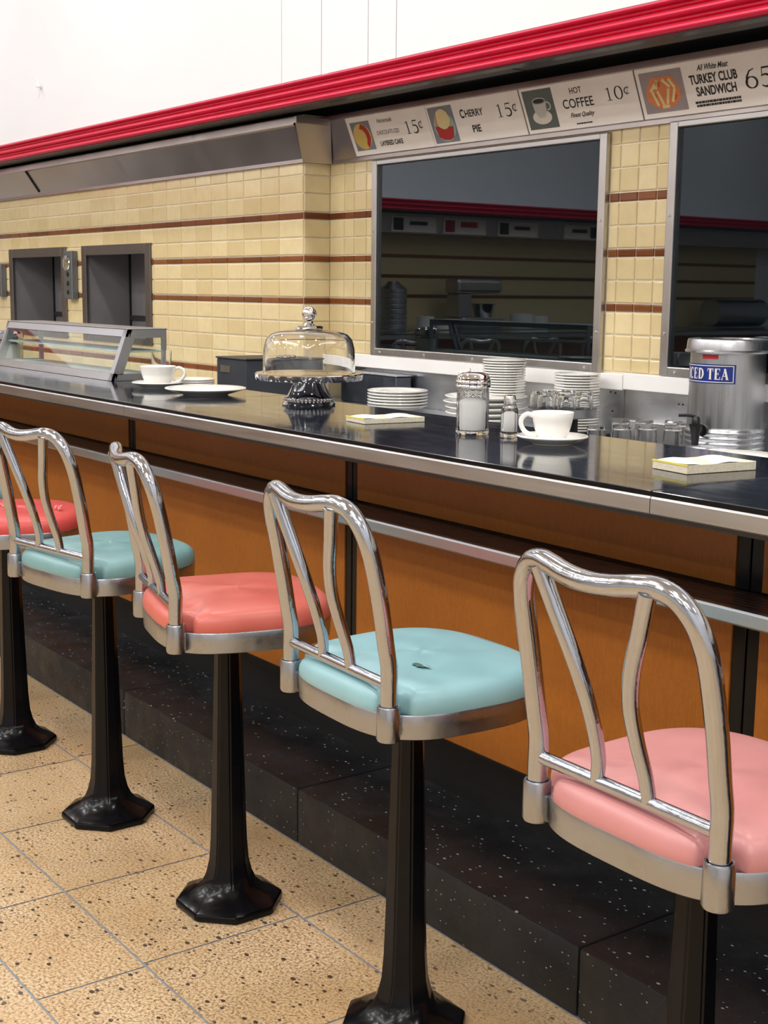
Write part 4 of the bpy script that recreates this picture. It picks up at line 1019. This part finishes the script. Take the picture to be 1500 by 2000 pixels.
mk('red_label', onurn(grid(-0.022, 0.022, 0, 0.011, 0.0008, 10), math.radians(-28), 0.3015, r_), red_label, e)
# tap
ta = toc + math.radians(-32); c, s = math.cos(ta), math.sin(ta)
PT = lambda r, z: (r * c, r * s, z)
b = bmesh.new(); tube(b, [PT(0.094, 0.118), PT(0.108, 0.118)], 0.015, seg=20, smooth=False); tube(b, [PT(0.106, 0.118), PT(0.132, 0.122)], 0.0085, seg=14, smooth=False)
mk('tap_shank', b, plastic_black, e, smooth=40)
b = bmesh.new(); lathe(b, [(0, 0.082), (0.0085, 0.082), (0.0115, 0.112), (0.017, 0.133), (0.017, 0.137), (0.0, 0.137)], seg=24, cx=0.136 * c, cy=0.136 * s); bmesh.ops.recalc_face_normals(b, faces=b.faces); tsp = mk('tap_spout', b, plastic_black, e, smooth=35)
b = bmesh.new(); lathe(b, [(0, 0.1372), (0.011, 0.1372), (0.011, 0.150), (0.007, 0.156), (0, 0.157)], seg=20, cx=0.136 * c, cy=0.136 * s)
lev = Vector((-0.588, -0.809, 0)); p0 = Vector(PT(0.136, 0.154)); tube(b, [p0, p0 + lev * 0.02 + Vector((0, 0, 0.004)), p0 + lev * 0.045 + Vector((0, 0, 0.004))], 0.0042, seg=10, flat=0.7); bmesh.ops.recalc_face_normals(b, faces=b.faces)
mk('tap_lever', b, plastic_black, tsp, smooth=40)
# plate at the right edge
tag(saucer('dinner_plate', 0.10, 0.020, None, None, (-1.95, 2.40, 0.877)), 'white plate rim showing below the iced tea urn at the right edge', 'plate')
e = empty('plate_riser', (-1.95, 2.44, 0.7855), 'black stand under the plate at the right edge beside the urn', 'stand')
mk('riser_body', B(-0.09, 0.2, -0.08, 0.10, 0, 0.0905, 0.003), dark_grey, e)

# ------------------------------------------------------------------ far leg of the L-shaped counter (outside the frame, mirrored in the windows)
tag(mk('wall_end', B(XL - 0.1, XL, -7, 3.2, 0, CEIL), white_paint), kind='structure')
bm = bmesh.new(); box(bm, XL + 0.001, XL + 0.01, -5.2, 2.3, 0.8, 1.74, mi=0)
for zc in (1.529, 1.367, 1.2075): box(bm, XL + 0.01, XL + 0.013, -5.2, 2.3, zc - 0.014, zc + 0.014, mi=1)
tag(mk('trim_3', bm, [cream_t, brown_t]), kind='structure')
bm = bmesh.new(); box(bm, XL + 0.001, XL + 0.22, -7, 2.3, 1.70, 1.855); o = tag(mk('trim_4', bm, fasciam), kind='structure')
e = empty('canopy', (XL + 0.001, -2.5, 1.865), 'red ribbed canopy edge on the end wall, mirrored in the dark windows', 'canopy')
bm = bmesh.new(); ribbed(bm, 0.0, 0.0, 0.087, -4.5, 4.8)
bmesh.ops.rotate(bm, verts=bm.verts[:], cent=(0, 0, 0), matrix=Matrix.Rotation(PI / 2, 3, 'Z'))
bmesh.ops.translate(bm, verts=bm.verts[:], vec=(0.42, 0, 0)); mk('ribbed_moulding', bm, red, e, smooth=50)
mk('underside_board', B(0.0, 0.40, -4.5, 4.8, -0.004, 0.0), dark_grey, e)
mk('top_board', B(0.0, 0.40, -4.5, 4.8, 0.082, 0.087), white_paint, e)
cols = [(pic_bg, None), (sign_card, 'red'), (sign_card, 'ink'), (sign_card, 'ink'), (sign_card, 'ink')]
SL = ['grey picture sign', 'white sign with red script', 'white sign with two lines', 'white sign with dark picture', 'white sign with one line']
for i, y in enumerate((-0.50, -1.02, -1.60, -2.35, -3.0)):
    e = empty('menu_sign', (XL + 0.222, y, 1.71), SL[i] + ' on the end wall, mirrored dimly in the left dark window', 'sign', 'menu signs on the end wall')
    mk('card', B(0, 0.004, -0.45, 0.0, 0, 0.12), sign_card, e)
    mk('picture', B(0.004, 0.005, -0.12 - (0.3 if i == 3 else 0), -0.02 - (0.3 if i == 3 else 0), 0.012, 0.108), red_label if i == 1 else dark_grey, e)
    mk('lettering', B(0.004, 0.005, -0.36 + (0.08 if i == 3 else 0), -0.18 + (0.08 if i == 3 else 0), 0.055, 0.085 if i != 1 else 0.1), red_label if i == 1 else ink, e)
e = empty('end_counter', (-7.6, -1.5, 0.001), 'short leg of the lunch counter along the end wall, mirrored in the dark windows', 'counter')
mk('countertop', B(-0.30, 0.20, -3.5, 2.9, 0.93, 0.957), counter_m, e)
mk('steel_edge', B(0.2, 0.206, -3.5, 2.9, 0.92, 0.950), brushed, e)
mk('front_panel', B(-0.05, -0.03, -3.5, 2.9, 0.28, 0.93), wood_m, e)
mk('rear_counter', B(-1.25, -0.75, -3.5, 2.9, 0.0, 0.95), frame_m, e)
# equipment there
e = empty('coffee_urn', (-8.6, -0.47, 0.9515), 'tall ribbed steel coffee urn, mirrored at the left side of the dark window', 'urn')
up = [(0, 0)]; z = 0.0
while z < 0.30: up += [(0.105, z), (0.11, z + 0.005), (0.11, z + 0.03), (0.105, z + 0.035)]; z += 0.04
mk('urn_body', L(up + [(0.06, z + 0.03), (0.04, z + 0.05), (0, z + 0.05)], seg=40), brushed_v, e, smooth=40)
e = empty('stand_mixer', (-8.6, -1.25, 0.9515), 'grey stand mixer on the rear counter, mirrored in the dark window', 'mixer')
mk('mixer_base', B(-0.15, 0.15, -0.25, 0.18, 0, 0.09, 0.01), frame_m, e); mk('mixer_column', B(-0.08, 0.08, 0.04, 0.18, 0.09, 0.28, 0.01), frame_m, e)
mk('mixer_head', B(-0.09, 0.09, -0.28, 0.20, 0.2801, 0.40, 0.03, 3), frame_m, e); mk('mixer_bowl', L([(0, 0.0905), (0.07, 0.0905), (0.10, 0.20), (0.095, 0.20), (0, 0.10)], seg=32), chrome, e, loc=(0, -0.15, 0), smooth=40)
for i, (y, r, h) in enumerate(((-0.76, 0.07, 0.10), (-0.93, 0.06, 0.06), (-1.78, 0.10, 0.12), (-1.98, 0.08, 0.10))):
    tag(mk('mug_rack', L([(0, 0), (r, 0), (r, h), (r * 0.9, h), (r * 0.85, 0.01), (0, 0.01)], seg=24), ceramic, loc=(-8.55, y, 0.9515), smooth=40), ['white crock next to the urn', 'wide low white dish', 'large white crock beside the mixer', 'smaller white crock by the mixer'][i] + ', mirrored in the dark window', 'crock')
e = empty('roaster', (-8.55, -4.5, 0.9515), 'big rounded steel roaster, mirrored in the right-hand dark window', 'roaster')
b = T([(0, -0.35, 0.13), (0, 0.35, 0.13)], 0.13, seg=32, smooth=False); mk('roaster_body', b, chrome, e, smooth=50)
for i, y in enumerate((0.70, 0.15, -0.40, -0.95, -1.5)):
    r = dup(sB, (-6.93, y, 0), -PI / 2 if False else PI / 2, 'chrome-back stool at the end counter, mirrored in the dark window, number order ' + ['first', 'second', 'third', 'fourth', 'fifth'][i] + ' from the left', 'stools at the end counter')
    r['label'] = 'chrome-back stool at the end counter, mirrored in the left dark window, %s from the left' % ['first', 'second', 'third', 'fourth', 'fifth'][i]
for o in bpy.data.objects:
    if o.name.startswith('camera'): continue
